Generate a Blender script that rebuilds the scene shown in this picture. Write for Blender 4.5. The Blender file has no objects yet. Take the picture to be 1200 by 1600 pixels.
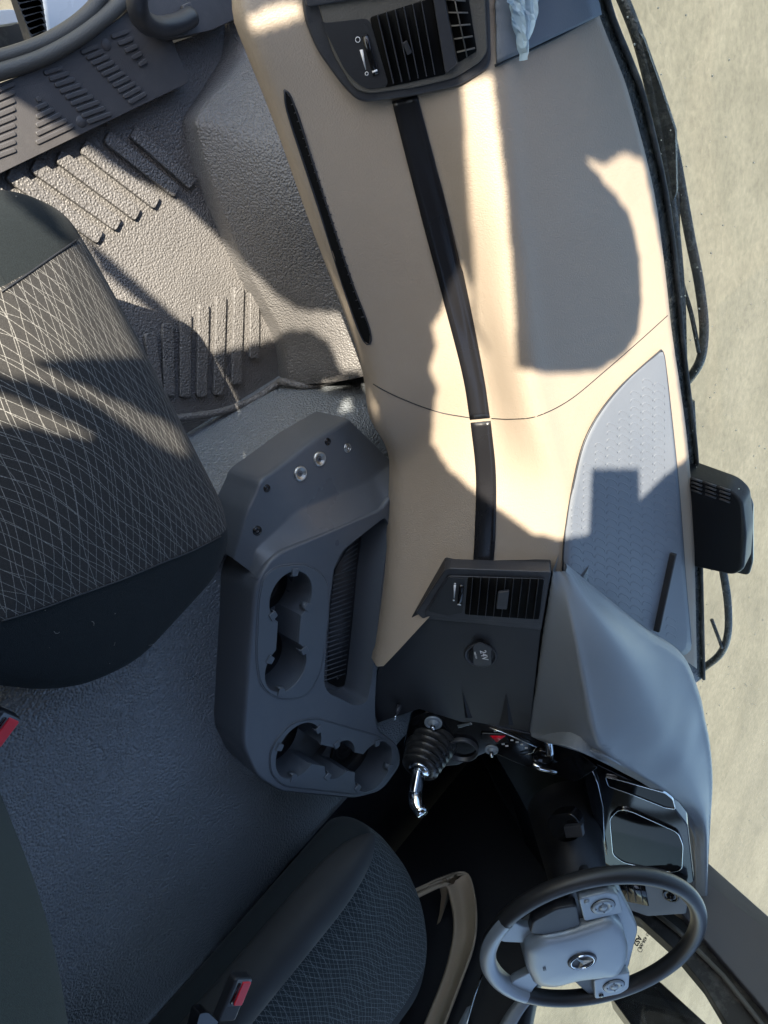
import bpy, bmesh, math, random
import numpy as np
from mathutils import Vector, Matrix
from mathutils.bvhtree import BVHTree
random.seed(7)
S = bpy.context.scene
COL = S.collection
R = math.radians
# ------------------------------------------------------------------ camera, light, exposure
M = np.array([[0.7818023, 0.26688062, -0.56352453],
              [-0.5789523, 0.64627414, -0.49713577],
              [0.23151543, 0.71491571, 0.65976976]])     # rows: world axes seen by the (upright) camera
CAM = Vector((-1.04, 0.0, 1.22))
FPX = 1225.0
u_ax = Vector(M[:, 0]); v_ax = Vector(M[:, 1]); b_ax = Vector(M[:, 2])
cd = bpy.data.cameras.new('camera'); cam = bpy.data.objects.new('camera', cd); COL.objects.link(cam)
mm = Matrix.Identity(4)
for i, a in enumerate((v_ax, -u_ax, b_ax)):                # photo is turned on its side
    for k in range(3): mm[k][i] = a[k]
mm.translation = CAM
cam.matrix_world = mm
cd.sensor_fit = 'AUTO'; cd.sensor_width = 36; cd.lens = 36 * FPX / 1600
cd.clip_start = 0.01; cd.clip_end = 500
S.camera = cam
SUN_AZ = (0.745, 0.667); SUN_EL = R(40)
SD = Vector((SUN_AZ[0] * math.cos(SUN_EL), SUN_AZ[1] * math.cos(SUN_EL), -math.sin(SUN_EL))).normalized()
w = bpy.data.worlds.new('World'); S.world = w; w.use_nodes = True
nt = w.node_tree; bg = nt.nodes['Background']
sk = nt.nodes.new('ShaderNodeTexSky'); sk.sky_type = 'NISHITA'; sk.sun_disc = False
sk.sun_elevation = SUN_EL; sk.sun_rotation = math.atan2(-SD.x, -SD.y)
nt.links.new(sk.outputs[0], bg.inputs[0]); bg.inputs[1].default_value = 0.11
sl = bpy.data.lights.new('sun', 'SUN'); sl.energy = 4.2; sl.angle = R(0.3); sl.color = (1.0, 0.9, 0.74)
so = bpy.data.objects.new('sun', sl); COL.objects.link(so)
so.rotation_euler = SD.to_track_quat('-Z', 'Y').to_euler(); so.location = (-3, -3, 5)
S.view_settings.view_transform = 'Standard'; S.view_settings.look = 'None'
S.view_settings.exposure = 1.92; S.view_settings.gamma = 1

# ------------------------------------------------------------------ measuring helpers
def ray(px, py): return (u_ax * (py - 800) + v_ax * (px - 600) - b_ax * FPX)
def P(px, py, ax, val):
    d = ray(px, py); return CAM + d * ((val - CAM[ax]) / d[ax])
def Z(px, py, z): return P(px, py, 2, z)
class Fr:
    def __init__(s, o, e1, e2):
        s.o = Vector(o); s.x = Vector(e1).normalized(); s.y = Vector(e2); s.y = (s.y - s.x * s.y.dot(s.x)).normalized(); s.n = s.x.cross(s.y)
    def pix(s, px, py, h=0):
        d = ray(px, py); t = ((s.o + s.n * h) - CAM).dot(s.n) / d.dot(s.n); q = CAM + d * t - s.o
        return (q.dot(s.x), q.dot(s.y))
    def w(s, a, b, h=0): return s.o + s.x * a + s.y * b + s.n * h
    def mat(s, a=0, b=0, h=0):
        m = Matrix.Identity(4)
        for i, v in enumerate((s.x, s.y, s.n)):
            for k in range(3): m[k][i] = v[k]
        m.translation = s.w(a, b, h); return m
def horiz(z): return Fr((0, 0, z), (1, 0, 0), (0, 1, 0))
# ------------------------------------------------------------------ scene-graph helpers
def wloc(o):
    v = Vector((0, 0, 0))
    while o: v += o.location; o = o.parent
    return v
def tag(o, label=None, cat=None, group=None, kind=None):
    if label: o['label'] = label
    if cat: o['category'] = cat
    if group: o['group'] = group
    if kind: o['kind'] = kind
    return o
def thing(name, loc, label, cat, group=None):
    o = bpy.data.objects.new(name, None); o.empty_display_size = .05; COL.objects.link(o); o.location = loc
    return tag(o, label, cat, group)
def link(name, bm, mat, parent=None, bevel=0, seg=3, sub=0, smooth=True, loc=None):
    me = bpy.data.meshes.new(name)
    bmesh.ops.recalc_face_normals(bm, faces=bm.faces)
    if smooth:
        for f in bm.faces: f.smooth = True
    off = wloc(parent) if parent else (Vector(loc) if loc is not None else Vector((0, 0, 0)))
    bmesh.ops.translate(bm, vec=-off, verts=bm.verts)
    bm.to_mesh(me); bm.free(); me.materials.append(mat)
    o = bpy.data.objects.new(name, me); COL.objects.link(o)
    if parent: o.parent = parent
    else: o.location = off
    if sub:
        m = o.modifiers.new('sub', 'SUBSURF'); m.levels = sub; m.render_levels = sub
    if bevel:
        m = o.modifiers.new('bev', 'BEVEL'); m.width = bevel; m.segments = seg; m.limit_method = 'ANGLE'; m.angle_limit = R(35)
        m.use_clamp_overlap = True
        m = o.modifiers.new('wn', 'WEIGHTED_NORMAL'); m.keep_sharp = True
    return o
def cr(pts, n):
    """Catmull-Rom resample of a list of Vectors to n points, even in arc length"""
    pts = [Vector(p) for p in pts]
    q = [pts[0] * 2 - pts[1]] + pts + [pts[-1] * 2 - pts[-2]]
    out = []
    for i in range(1, len(q) - 2):
        p0, p1, p2, p3 = q[i - 1:i + 3]
        for k in range(24):
            t = k / 24
            out.append(.5 * ((2 * p1) + (p2 - p0) * t + (2 * p0 - 5 * p1 + 4 * p2 - p3) * t * t + (3 * p1 - p0 - 3 * p2 + p3) * t ** 3))
    out.append(pts[-1])
    L = [0]
    for a, b in zip(out, out[1:]): L.append(L[-1] + (b - a).length)
    res = []; j = 0
    for k in range(n):
        s = L[-1] * k / (n - 1)
        while j < len(L) - 2 and L[j + 1] < s: j += 1
        d = L[j + 1] - L[j]; t = (s - L[j]) / d if d > 1e-9 else 0
        res.append(out[j].lerp(out[j + 1], min(1, max(0, t))))
    return res
def grid(bm, rows, close=False):
    vs = [[bm.verts.new(p) for p in r] for r in rows]
    for i in range(len(vs) - 1):
        n = len(vs[i])
        for j in range(n if close else n - 1):
            bm.faces.new((vs[i][j], vs[i][(j + 1) % n], vs[i + 1][(j + 1) % n], vs[i + 1][j]))
    return vs
def loft(curves, n=40, across=None):
    rows = [cr(c, n) for c in curves]
    if across:
        cols = [cr([r[j] for r in rows], across) for j in range(n)]
        rows = [[cols[j][i] for j in range(n)] for i in range(across)]
    bm = bmesh.new(); grid(bm, rows); return bm
def solid(bm, th):
    """give a sheet a thickness along its normals (positive = against the normal)"""
    bmesh.ops.recalc_face_normals(bm, faces=bm.faces)
    bmesh.ops.solidify(bm, geom=bm.faces[:], thickness=th); return bm
def rpoly(pts, r, n=5):
    """round the corners of a 2D polygon"""
    out = []; N = len(pts)
    for i in range(N):
        p = Vector(pts[i][:2]); a = Vector(pts[i - 1][:2]) - p; b = Vector(pts[(i + 1) % N][:2]) - p
        rr = min(r, a.length * .45, b.length * .45)
        p0 = p + a.normalized() * rr; p1 = p + b.normalized() * rr
        for k in range(n + 1):
            t = k / n; out.append(((1 - t) ** 2 * p0 + 2 * t * (1 - t) * p + t * t * p1)[:])
    return out
def area(p): return sum(p[i - 1][0] * p[i][1] - p[i][0] * p[i - 1][1] for i in range(len(p))) / 2
def off2(pts, d):
    """offset a 2D polygon outward by d"""
    s = 1 if area(pts) > 0 else -1; N = len(pts); out = []
    for i in range(N):
        a = Vector(pts[i - 1]); b = Vector(pts[i]); c = Vector(pts[(i + 1) % N])
        t1 = (b - a).normalized() if (b - a).length > 1e-7 else Vector((0, 0)); t2 = (c - b).normalized() if (c - b).length > 1e-7 else Vector((0, 0))
        t = t1 + t2
        if t.length < 1e-6: t = t1
        t.normalize(); nn = Vector((t.y, -t.x)) * s
        out.append((b + nn * d)[:])
    return out
def prism_bm(fr, poly, h0, h1, bm=None):
    bm = bm or bmesh.new()
    a = [bm.verts.new(fr.w(x, y, h0)) for x, y in poly]; b = [bm.verts.new(fr.w(x, y, h1)) for x, y in poly]
    bm.faces.new(a[::-1]); bm.faces.new(b); n = len(a)
    for i in range(n): bm.faces.new((a[i], a[(i + 1) % n], b[(i + 1) % n], b[i]))
    return bm
def prism(name, fr, pix, h0, h1, mat, parent=None, r=.004, bevel=.0015, is2d=False, **k):
    poly = pix if is2d else [fr.pix(x, y, h1) for x, y in pix]
    if r: poly = rpoly(poly, r)
    return link(name, prism_bm(fr, poly, h0, h1), mat, parent, bevel=bevel, **k)
def frame_bm(fr, outer, inner, h0, h1, bm=None):
    """a rim between two polygons of equal count"""
    bm = bm or bmesh.new()
    rows = [[fr.w(x, y, h0) for x, y in outer], [fr.w(x, y, h1) for x, y in outer], [fr.w(x, y, h1) for x, y in inner], [fr.w(x, y, h0) for x, y in inner]]
    rows.append(rows[0])
    vs = [[bm.verts.new(p) for p in r] for r in rows[:4]]; vs.append(vs[0]); n = len(outer)
    for i in range(4):
        for j in range(n): bm.faces.new((vs[i][j], vs[i][(j + 1) % n], vs[i + 1][(j + 1) % n], vs[i + 1][j]))
    return bm
def tube_bm(pts, rad, n=12, bm=None, caps=True, closed=False):
    bm = bm or bmesh.new(); pts = [Vector(p) for p in pts]; N = len(pts)
    rads = rad if isinstance(rad, (list, tuple)) else [rad] * N
    up = Vector((0, 0, 1)); rings = []; prev = None
    for i in range(N):
        if closed: t = pts[(i + 1) % N] - pts[i - 1]
        else: t = pts[min(i + 1, N - 1)] - pts[max(i - 1, 0)]
        t.normalize()
        if prev is None:
            a = t.cross(up); a = a if a.length > .05 else t.cross(Vector((0, 1, 0))); a.normalize()
        else: a = (prev - t * prev.dot(t)).normalized()
        prev = a; b = t.cross(a)
        rings.append([bm.verts.new(pts[i] + (a * math.cos(2 * math.pi * k / n) + b * math.sin(2 * math.pi * k / n)) * rads[i]) for k in range(n)])
    m = N if closed else N - 1
    for i in range(m):
        for k in range(n): bm.faces.new((rings[i][k], rings[i][(k + 1) % n], rings[(i + 1) % N][(k + 1) % n], rings[(i + 1) % N][k]))
    if caps and not closed: bm.faces.new(rings[0][::-1]); bm.faces.new(rings[-1])
    return bm
def tube(name, pts, rad, mat, parent=None, n=12, **k): return link(name, tube_bm(pts, rad, n), mat, parent, **k)
def lathe_bm(m, prof, n=40, bm=None):
    """prof: (radius, height) list turned round the z axis of matrix m"""
    bm = bm or bmesh.new()
    rows = [[m @ Vector((r * math.cos(2 * math.pi * k / n), r * math.sin(2 * math.pi * k / n), h)) for k in range(n)] for r, h in prof]
    grid(bm, rows, close=True); bmesh.ops.remove_doubles(bm, verts=bm.verts, dist=1e-6); return bm
def lathe(name, m, prof, mat, parent=None, n=40, **k): return link(name, lathe_bm(m, prof, n), mat, parent, **k)
def box_bm(c, s, bm=None, rot=None):
    bm = bm or bmesh.new(); mt = Matrix.Translation(c) @ (rot.to_4x4() if rot else Matrix.Identity(4)) @ Matrix.Diagonal((s[0], s[1], s[2], 1))
    bmesh.ops.create_cube(bm, size=1, matrix=mt); return bm
def box(name, c, s, mat, parent=None, bevel=.003, **k): return link(name, box_bm(c, s), mat, parent, bevel=bevel, **k)
def bar_bm(a, b, w_, h_, upv, bm=None):
    a = Vector(a); b = Vector(b); t = (b - a).normalized(); s = t.cross(Vector(upv)).normalized(); n = s.cross(t)
    m = Matrix.Identity(4)
    for i, v in enumerate((t, s, n)):
        for k in range(3): m[k][i] = v[k]
    m.translation = (a + b) / 2; bm = bm or bmesh.new()
    bmesh.ops.create_cube(bm, size=1, matrix=m @ Matrix.Diagonal(((b - a).length, w_, h_, 1))); return bm
def text(name, body, size, fr, a, b, h, mat, parent, rot=0, bold=0, align='CENTER'):
    c = bpy.data.curves.new('t', 'FONT'); c.body = body; c.size = size; c.extrude = .0003; c.align_x = align; c.align_y = 'CENTER'; c.offset = bold
    o = bpy.data.objects.new('t', c); COL.objects.link(o); bpy.context.view_layer.update()
    me = bpy.data.meshes.new_from_object(o.evaluated_get(bpy.context.evaluated_depsgraph_get()))
    bpy.data.objects.remove(o); bm = bmesh.new(); bm.from_mesh(me); bpy.data.meshes.remove(me)
    bm.transform(fr.mat(a, b, h) @ Matrix.Rotation(rot, 4, 'Z'))
    return link(name, bm, mat, parent, smooth=False)
def boolean(o, cutters):
    for c in cutters:
        for sv in ('EXACT', 'FAST'):
            m = o.modifiers.new('b', 'BOOLEAN'); m.operation = 'DIFFERENCE'; m.solver = sv; m.object = c
            bpy.context.view_layer.update()
            me = bpy.data.meshes.new_from_object(o.evaluated_get(bpy.context.evaluated_depsgraph_get()))
            o.modifiers.clear()
            if len(me.polygons) > 10: old = o.data; o.data = me; bpy.data.meshes.remove(old); break
            print('boolean retry', c.name, sv)
    for c in cutters: bpy.data.objects.remove(c)
# ------------------------------------------------------------------ materials
def nodes(name):
    m = bpy.data.materials.new(name); m.use_nodes = True; t = m.node_tree; return m, t, t.nodes['Principled BSDF']
def N(t, ty, **k):
    n = t.nodes.new(ty)
    for a, b in k.items(): setattr(n, a, b)
    return n
def mat(name, col, rough=.5, grain=0, gscale=400, metal=0, spec=.5, var=.08, vscale=6, kind='voronoi', coat=0, gd=.6, rvar=.1, dust=0, dustcol=(.35, .33, .3)):
    m, t, p = nodes(name)
    p.inputs['Metallic'].default_value = metal; p.inputs['Specular IOR Level'].default_value = spec
    p.inputs['Coat Weight'].default_value = coat; p.inputs['Coat Roughness'].default_value = .3 if coat else .03
    tc = N(t, 'ShaderNodeTexCoord'); geo = N(t, 'ShaderNodeNewGeometry')
    no = N(t, 'ShaderNodeTexNoise'); no.inputs['Scale'].default_value = vscale; no.inputs['Detail'].default_value = 5
    t.links.new(geo.outputs['Position'], no.inputs[0])
    mp = N(t, 'ShaderNodeMapRange'); mp.inputs[3].default_value = 1 - var; mp.inputs[4].default_value = 1 + var
    mp.inputs[1].default_value = .3; mp.inputs[2].default_value = .7
    t.links.new(no.outputs[0], mp.inputs[0])
    mx = N(t, 'ShaderNodeMix', data_type='RGBA', blend_type='MULTIPLY'); mx.inputs[0].default_value = 1
    mx.inputs[6].default_value = (*col, 1); t.links.new(mp.outputs[0], mx.inputs[7]); last = mx.outputs[2]
    if dust:
        n2 = N(t, 'ShaderNodeTexNoise'); n2.inputs['Scale'].default_value = vscale * 2.3; n2.inputs['Detail'].default_value = 8; n2.inputs['Roughness'].default_value = .7
        t.links.new(geo.outputs['Position'], n2.inputs[0])
        m2 = N(t, 'ShaderNodeMapRange'); m2.inputs[1].default_value = .5; m2.inputs[2].default_value = .75; m2.inputs[4].default_value = dust
        t.links.new(n2.outputs[0], m2.inputs[0])
        x2 = N(t, 'ShaderNodeMix', data_type='RGBA'); t.links.new(m2.outputs[0], x2.inputs[0]); t.links.new(last, x2.inputs[6]); x2.inputs[7].default_value = (*dustcol, 1)
        last = x2.outputs[2]
    t.links.new(last, p.inputs['Base Color'])
    mr = N(t, 'ShaderNodeMapRange'); mr.inputs[3].default_value = max(.02, rough - rvar); mr.inputs[4].default_value = min(1, rough + rvar)
    mr.inputs[1].default_value = .3; mr.inputs[2].default_value = .7
    t.links.new(no.outputs[0], mr.inputs[0]); t.links.new(mr.outputs[0], p.inputs['Roughness'])
    if grain:
        if kind == 'voronoi':
            g = N(t, 'ShaderNodeTexVoronoi', feature='SMOOTH_F1'); g.inputs['Scale'].default_value = gscale; g.inputs['Smoothness'].default_value = .6
            wn = N(t, 'ShaderNodeTexNoise'); wn.inputs['Scale'].default_value = gscale * .4
            t.links.new(geo.outputs['Position'], wn.inputs[0])
            ad = N(t, 'ShaderNodeVectorMath', operation='MULTIPLY_ADD'); t.links.new(wn.outputs['Color'], ad.inputs[0]); ad.inputs[1].default_value = (.7 / gscale,) * 3
            t.links.new(geo.outputs['Position'], ad.inputs[2]); t.links.new(ad.outputs[0], g.inputs[0]); ho = g.outputs['Distance']
        else:
            g = N(t, 'ShaderNodeTexNoise'); g.inputs['Scale'].default_value = gscale; g.inputs['Detail'].default_value = 3
            t.links.new(geo.outputs['Position'], g.inputs[0]); ho = g.outputs[0]
        b = N(t, 'ShaderNodeBump'); b.inputs['Strength'].default_value = grain; b.inputs['Distance'].default_value = gd / gscale
        if kind == 'voronoi': b.invert = True
        t.links.new(ho, b.inputs['Height']); t.links.new(b.outputs[0], p.inputs['Normal'])
    return m
def fabric(name, base, linecol, x0=None, x1=None, sk0=0, sk1=0, side=(.02, .025, .025), lines=True, sp=.0135, ang=20, warp=.004):
    """woven seat cloth with crossing thin threads; plain cloth outside the x0..x1 strip (strip edges slant by sk*y)"""
    m, t, p = nodes(name); geo = N(t, 'ShaderNodeNewGeometry'); p.inputs['Roughness'].default_value = .92; p.inputs['Specular IOR Level'].default_value = .2
    p.inputs['Sheen Weight'].default_value = .03; p.inputs['Sheen Roughness'].default_value = .5
    def mth(op, a, b=None, c=None):
        n = N(t, 'ShaderNodeMath', operation=op)
        for i, v in enumerate((a, b, c)):
            if v is None: continue
            if isinstance(v, (int, float)): n.inputs[i].default_value = v
            else: t.links.new(v, n.inputs[i])
        return n.outputs[0]
    wn = N(t, 'ShaderNodeTexNoise'); wn.inputs['Scale'].default_value = 5; wn.inputs['Detail'].default_value = 1; t.links.new(geo.outputs['Position'], wn.inputs[0])
    wn2 = N(t, 'ShaderNodeTexNoise'); wn2.inputs['Scale'].default_value = 900; t.links.new(geo.outputs['Position'], wn2.inputs[0])
    se = N(t, 'ShaderNodeSeparateXYZ'); t.links.new(geo.outputs['Position'], se.inputs[0]); X, Y, Zc = se.outputs
    Yz = mth('SUBTRACT', Y, Zc)
    fac = None
    for i, (a, s_) in enumerate(((ang, sp), (-ang, sp * 1.05), (ang * .72, sp * 2.3), (-ang * 1.15, sp * 2.1))):
        c, s = math.cos(R(a)), math.sin(R(a))
        v = mth('ADD', mth('MULTIPLY', Yz, c), mth('MULTIPLY', X, s))
        v = mth('ADD', v, mth('MULTIPLY', mth('SINE', mth('MULTIPLY', X, 21 + 9 * i)), warp))
        v = mth('ADD', v, mth('MULTIPLY', wn.outputs[0], warp * 2 * (1 if i % 2 else -1)))
        v = mth('ADD', v, mth('MULTIPLY', wn2.outputs[0], .0006))
        v = mth('PINGPONG', v, s_ / 2 * .7)
        l = mth('LESS_THAN', v, .00028)
        fac = l if fac is None else mth('MAXIMUM', fac, l)
    if lines: fac = mth('MULTIPLY', fac, mth('MULTIPLY_ADD', wn2.outputs[0], 1.2, .1))
    bc = N(t, 'ShaderNodeMix', data_type='RGBA'); bc.inputs[6].default_value = (*base, 1); bc.inputs[7].default_value = (*linecol, 1)
    if lines: t.links.new(fac, bc.inputs[0])
    else: bc.inputs[0].default_value = 0
    out = bc.outputs[2]
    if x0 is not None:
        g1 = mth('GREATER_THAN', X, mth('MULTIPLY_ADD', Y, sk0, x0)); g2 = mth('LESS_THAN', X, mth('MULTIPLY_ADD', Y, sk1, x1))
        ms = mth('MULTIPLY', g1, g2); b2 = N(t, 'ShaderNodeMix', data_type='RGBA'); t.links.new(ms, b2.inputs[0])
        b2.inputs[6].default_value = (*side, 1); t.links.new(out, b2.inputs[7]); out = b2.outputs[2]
    # weave speckle
    v = mth('MULTIPLY_ADD', wn2.outputs[0], 1.1, .45); mx = N(t, 'ShaderNodeMix', data_type='RGBA', blend_type='MULTIPLY'); mx.inputs[0].default_value = 1
    t.links.new(out, mx.inputs[6]); t.links.new(v, mx.inputs[7]); t.links.new(mx.outputs[2], p.inputs['Base Color'])
    b = N(t, 'ShaderNodeBump'); b.inputs['Strength'].default_value = .5; b.inputs['Distance'].default_value = .0008
    t.links.new(wn2.outputs[0], b.inputs['Height']); t.links.new(b.outputs[0], p.inputs['Normal'])
    return m
def glass(name, tint=(.9, .94, .9), refl=.04):
    m = bpy.data.materials.new(name); m.use_nodes = True; t = m.node_tree; t.nodes.clear()
    o = N(t, 'ShaderNodeOutputMaterial'); tr = N(t, 'ShaderNodeBsdfTransparent'); tr.inputs[0].default_value = (*tint, 1)
    gl = N(t, 'ShaderNodeBsdfGlossy'); gl.inputs['Roughness'].default_value = .02; geo = N(t, 'ShaderNodeNewGeometry'); dt = N(t, 'ShaderNodeVectorMath', operation='DOT_PRODUCT')
    t.links.new(geo.outputs['Normal'], dt.inputs[0]); t.links.new(geo.outputs['Incoming'], dt.inputs[1])
    ab = N(t, 'ShaderNodeMath', operation='ABSOLUTE'); t.links.new(dt.outputs['Value'], ab.inputs[0])
    om = N(t, 'ShaderNodeMath', operation='SUBTRACT'); om.inputs[0].default_value = 1; t.links.new(ab.outputs[0], om.inputs[1])
    pw = N(t, 'ShaderNodeMath', operation='POWER'); t.links.new(om.outputs[0], pw.inputs[0]); pw.inputs[1].default_value = 5
    fr = N(t, 'ShaderNodeMath', operation='MULTIPLY_ADD'); t.links.new(pw.outputs[0], fr.inputs[0]); fr.inputs[1].default_value = .8; fr.inputs[2].default_value = refl
    mx = N(t, 'ShaderNodeMixShader'); t.links.new(fr.outputs[0], mx.inputs[0]); t.links.new(tr.outputs[0], mx.inputs[1]); t.links.new(gl.outputs[0], mx.inputs[2])
    nz = N(t, 'ShaderNodeTexNoise'); nz.inputs['Scale'].default_value = 7; nz.inputs['Detail'].default_value = 9; nz.inputs['Roughness'].default_value = .7; t.links.new(geo.outputs['Position'], nz.inputs[0])
    rg = N(t, 'ShaderNodeMapRange'); rg.inputs[1].default_value = .42; rg.inputs[2].default_value = .75; rg.inputs[3].default_value = .015; rg.inputs[4].default_value = .13; t.links.new(nz.outputs[0], rg.inputs[0])
    df = N(t, 'ShaderNodeBsdfDiffuse'); df.inputs[0].default_value = (.5, .5, .48, 1); m3 = N(t, 'ShaderNodeMixShader')
    t.links.new(rg.outputs[0], m3.inputs[0]); t.links.new(mx.outputs[0], m3.inputs[1]); t.links.new(df.outputs[0], m3.inputs[2])
    t.links.new(m3.outputs[0], o.inputs[0]); return m
BEIGE = mat('beige_soft_plastic', (.33, .272, .212), .55, .35, 520, var=.04, vscale=4, dust=.14, dustcol=(.42, .38, .32), rvar=.14)
BEIGE2 = mat('beige_door_plastic', (.36, .29, .20), .6, .3, 500, var=.06)
DARK = mat('charcoal_plastic', (.028, .03, .036), .42, .25, 900, var=.1, dust=.06)
DARKM = mat('matt_black_plastic', (.014, .015, .018), .5, .2, 900, var=.1)
HOOD = mat('grey_hood_plastic', (.178, .20, .225), .38, .3, 1100, var=.05, vscale=5, dust=.08)
GREYTOP = mat('grey_top_plastic', (.11, .13, .16), .45, .3, 900, var=.05)
GLOSS = mat('gloss_black', (.006, .006, .007), .12, 0, var=.1, rvar=.05)
PIANO = mat('satin_black_strip', (.012, .012, .014), .3, 0, var=.1, rvar=.06)
RUB = mat('black_rubber', (.02, .02, .02), .6, .3, 300, kind='noise', var=.2, dust=.35)
WETRUB = mat('wet_rubber', (.03, .033, .03), .25, .9, 260, kind='noise', var=.3, dust=.5, vscale=30, dustcol=(.30, .30, .26))
SEAL = mat('grey_door_seal', (.09, .085, .075), .55, .3, 500, var=.15)
SILL = mat('sill_plastic', (.07, .067, .068), .5, .25, 700, var=.1, dust=.1)
FLOOR = mat('pebbled_rubber_mat', (.145, .139, .135), .45, .9, 300, gd=.75, var=.08, rvar=.06, dust=.1)
TUN = mat('leathergrain_vinyl', (.168, .184, .20), .30, 1.0, 270, gd=.75, var=.07, vscale=3, rvar=.04, spec=.9, coat=.45)
CONS = mat('console_plastic', (.082, .093, .108), .36, .3, 1300, var=.06, dust=.05)
CONS2 = mat('console_insert', (.08, .093, .108), .40, .2, 1200, var=.06)
CHROME = mat('chrome', (.75, .78, .8), .12, 0, metal=1, rvar=.05)
STEEL = mat('zinc_steel', (.55, .55, .52), .35, .3, 600, metal=1, rvar=.1)
SILVER = mat('satin_silver_plastic', (.27, .31, .345), .38, .15, 1200, metal=.25, rvar=.05)
LEATH = mat('wheel_leather', (.022, .022, .023), .38, .3, 1300, var=.1)
WHITE = mat('white_print', (.75, .75, .75), .5)
GREYP = mat('grey_print', (.12, .14, .16), .5)
REDB = mat('red_buckle_button', (.72, .03, .045), .35, 0, coat=.2)
REDH = mat('red_hazard_print', (.8, .01, .03), .35)
MATI = mat('blue_grey_mat', (.14, .156, .182), .5, .2, 900, var=.05)
BLK = mat('vent_black', (.004, .004, .004), .8, 0, spec=.15)
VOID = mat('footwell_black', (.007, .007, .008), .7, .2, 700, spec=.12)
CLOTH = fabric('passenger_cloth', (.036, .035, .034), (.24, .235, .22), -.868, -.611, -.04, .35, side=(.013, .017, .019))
CLOTHD = fabric('driver_cloth', (.022, .028, .03), (.19, .21, .21), .195, .62, -.02, 0, side=(.014, .018, .02), sp=.0115, ang=21, warp=.004)
CLOTHB = fabric('backrest_cloth', (.022, .032, .034), (.1, .1, .1), lines=False)
GLASS = glass('windscreen_glass', (.90, .93, .88))
GLASSD = glass('door_glass', (.86, .92, .88))
# concrete
def concrete():
    m, t, p = nodes('concrete'); geo = N(t, 'ShaderNodeNewGeometry'); p.inputs['Roughness'].default_value = .85
    a = N(t, 'ShaderNodeTexNoise'); a.inputs['Scale'].default_value = .8; a.inputs['Detail'].default_value = 12; a.inputs['Roughness'].default_value = .65
    b = N(t, 'ShaderNodeTexNoise'); b.inputs['Scale'].default_value = 16; b.inputs['Detail'].default_value = 10; b.inputs['Roughness'].default_value = .8
    v = N(t, 'ShaderNodeTexVoronoi'); v.inputs['Scale'].default_value = 22
    for n in (a, b, v): t.links.new(geo.outputs['Position'], n.inputs[0])
    r = N(t, 'ShaderNodeValToRGB'); r.color_ramp.elements[0].position = .36; r.color_ramp.elements[0].color = (.13, .12, .088, 1)
    r.color_ramp.elements[1].position = .62; r.color_ramp.elements[1].color = (.18, .166, .125, 1); t.links.new(a.outputs[0], r.inputs[0])
    s = N(t, 'ShaderNodeMapRange'); s.inputs[1].default_value = .35; s.inputs[2].default_value = .7; s.inputs[3].default_value = .72; s.inputs[4].default_value = 1.22; t.links.new(b.outputs[0], s.inputs[0])
    m1 = N(t, 'ShaderNodeMix', data_type='RGBA', blend_type='MULTIPLY'); m1.inputs[0].default_value = 1; t.links.new(r.outputs[0], m1.inputs[6]); t.links.new(s.outputs[0], m1.inputs[7])
    sp = N(t, 'ShaderNodeMapRange'); sp.inputs[1].default_value = .04; sp.inputs[2].default_value = .09; sp.inputs[3].default_value = .5; sp.inputs[4].default_value = 0; t.links.new(v.outputs[0], sp.inputs[0])
    m2 = N(t, 'ShaderNodeMix', data_type='RGBA'); t.links.new(sp.outputs[0], m2.inputs[0]); t.links.new(m1.outputs[2], m2.inputs[6]); m2.inputs[7].default_value = (.16, .15, .12, 1)
    ve = N(t, 'ShaderNodeTexVoronoi', feature='DISTANCE_TO_EDGE'); ve.inputs['Scale'].default_value = .45; wv = N(t, 'ShaderNodeTexNoise'); wv.inputs['Scale'].default_value = 2; wv.inputs['Detail'].default_value = 6
    t.links.new(geo.outputs['Position'], wv.inputs[0]); va = N(t, 'ShaderNodeVectorMath', operation='MULTIPLY_ADD'); t.links.new(wv.outputs['Color'], va.inputs[0]); va.inputs[1].default_value = (.6, .6, .6); t.links.new(geo.outputs['Position'], va.inputs[2]); t.links.new(va.outputs[0], ve.inputs[0])
    ck = N(t, 'ShaderNodeMapRange'); ck.inputs[1].default_value = .002; ck.inputs[2].default_value = .006; ck.inputs[3].default_value = .10; ck.inputs[4].default_value = 0; t.links.new(ve.outputs[0], ck.inputs[0])
    m5 = N(t, 'ShaderNodeMix', data_type='RGBA'); t.links.new(ck.outputs[0], m5.inputs[0]); t.links.new(m2.outputs[2], m5.inputs[6]); m5.inputs[7].default_value = (.3, .28, .22, 1)
    t.links.new(m5.outputs[2], p.inputs['Base Color'])
    bp = N(t, 'ShaderNodeBump'); bp.inputs['Strength'].default_value = .4; bp.inputs['Distance'].default_value = .01; t.links.new(b.outputs[0], bp.inputs['Height']); t.links.new(bp.outputs[0], p.inputs['Normal'])
    return m
CONC = concrete()

# ------------------------------------------------------------------ setting
bm = bmesh.new(); bmesh.ops.create_grid(bm, x_segments=8, y_segments=8, size=150); bmesh.ops.translate(bm, verts=bm.verts, vec=(0, 0, -1.45))
tag(link('ground', bm, CONC, smooth=False), kind='structure')
# floor of the passenger footwell climbing into the toe board
toe0 = [Z(255, -40, 0), Z(283, 60, 0), Z(300, 130, 0), Z(318, 190, 0), Z(338, 300, 0), Z(380, 420, 0), Z(425, 520, 0), Z(432, 590, 0)]
bm = bmesh.new(); bmesh.ops.create_grid(bm, x_segments=30, y_segments=30, size=.5, matrix=Matrix.Translation((-.70, .3, 0)) @ Matrix.Diagonal((.62, 1.5, 1, 1)))
tag(link('cab_floor', bm, FLOOR), kind='structure')
box_f = box_bm((.68, .1, -.03), (.70, 2.1, .03)); tag(link('driver_floor', box_f, DARKM), kind='structure')
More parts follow.
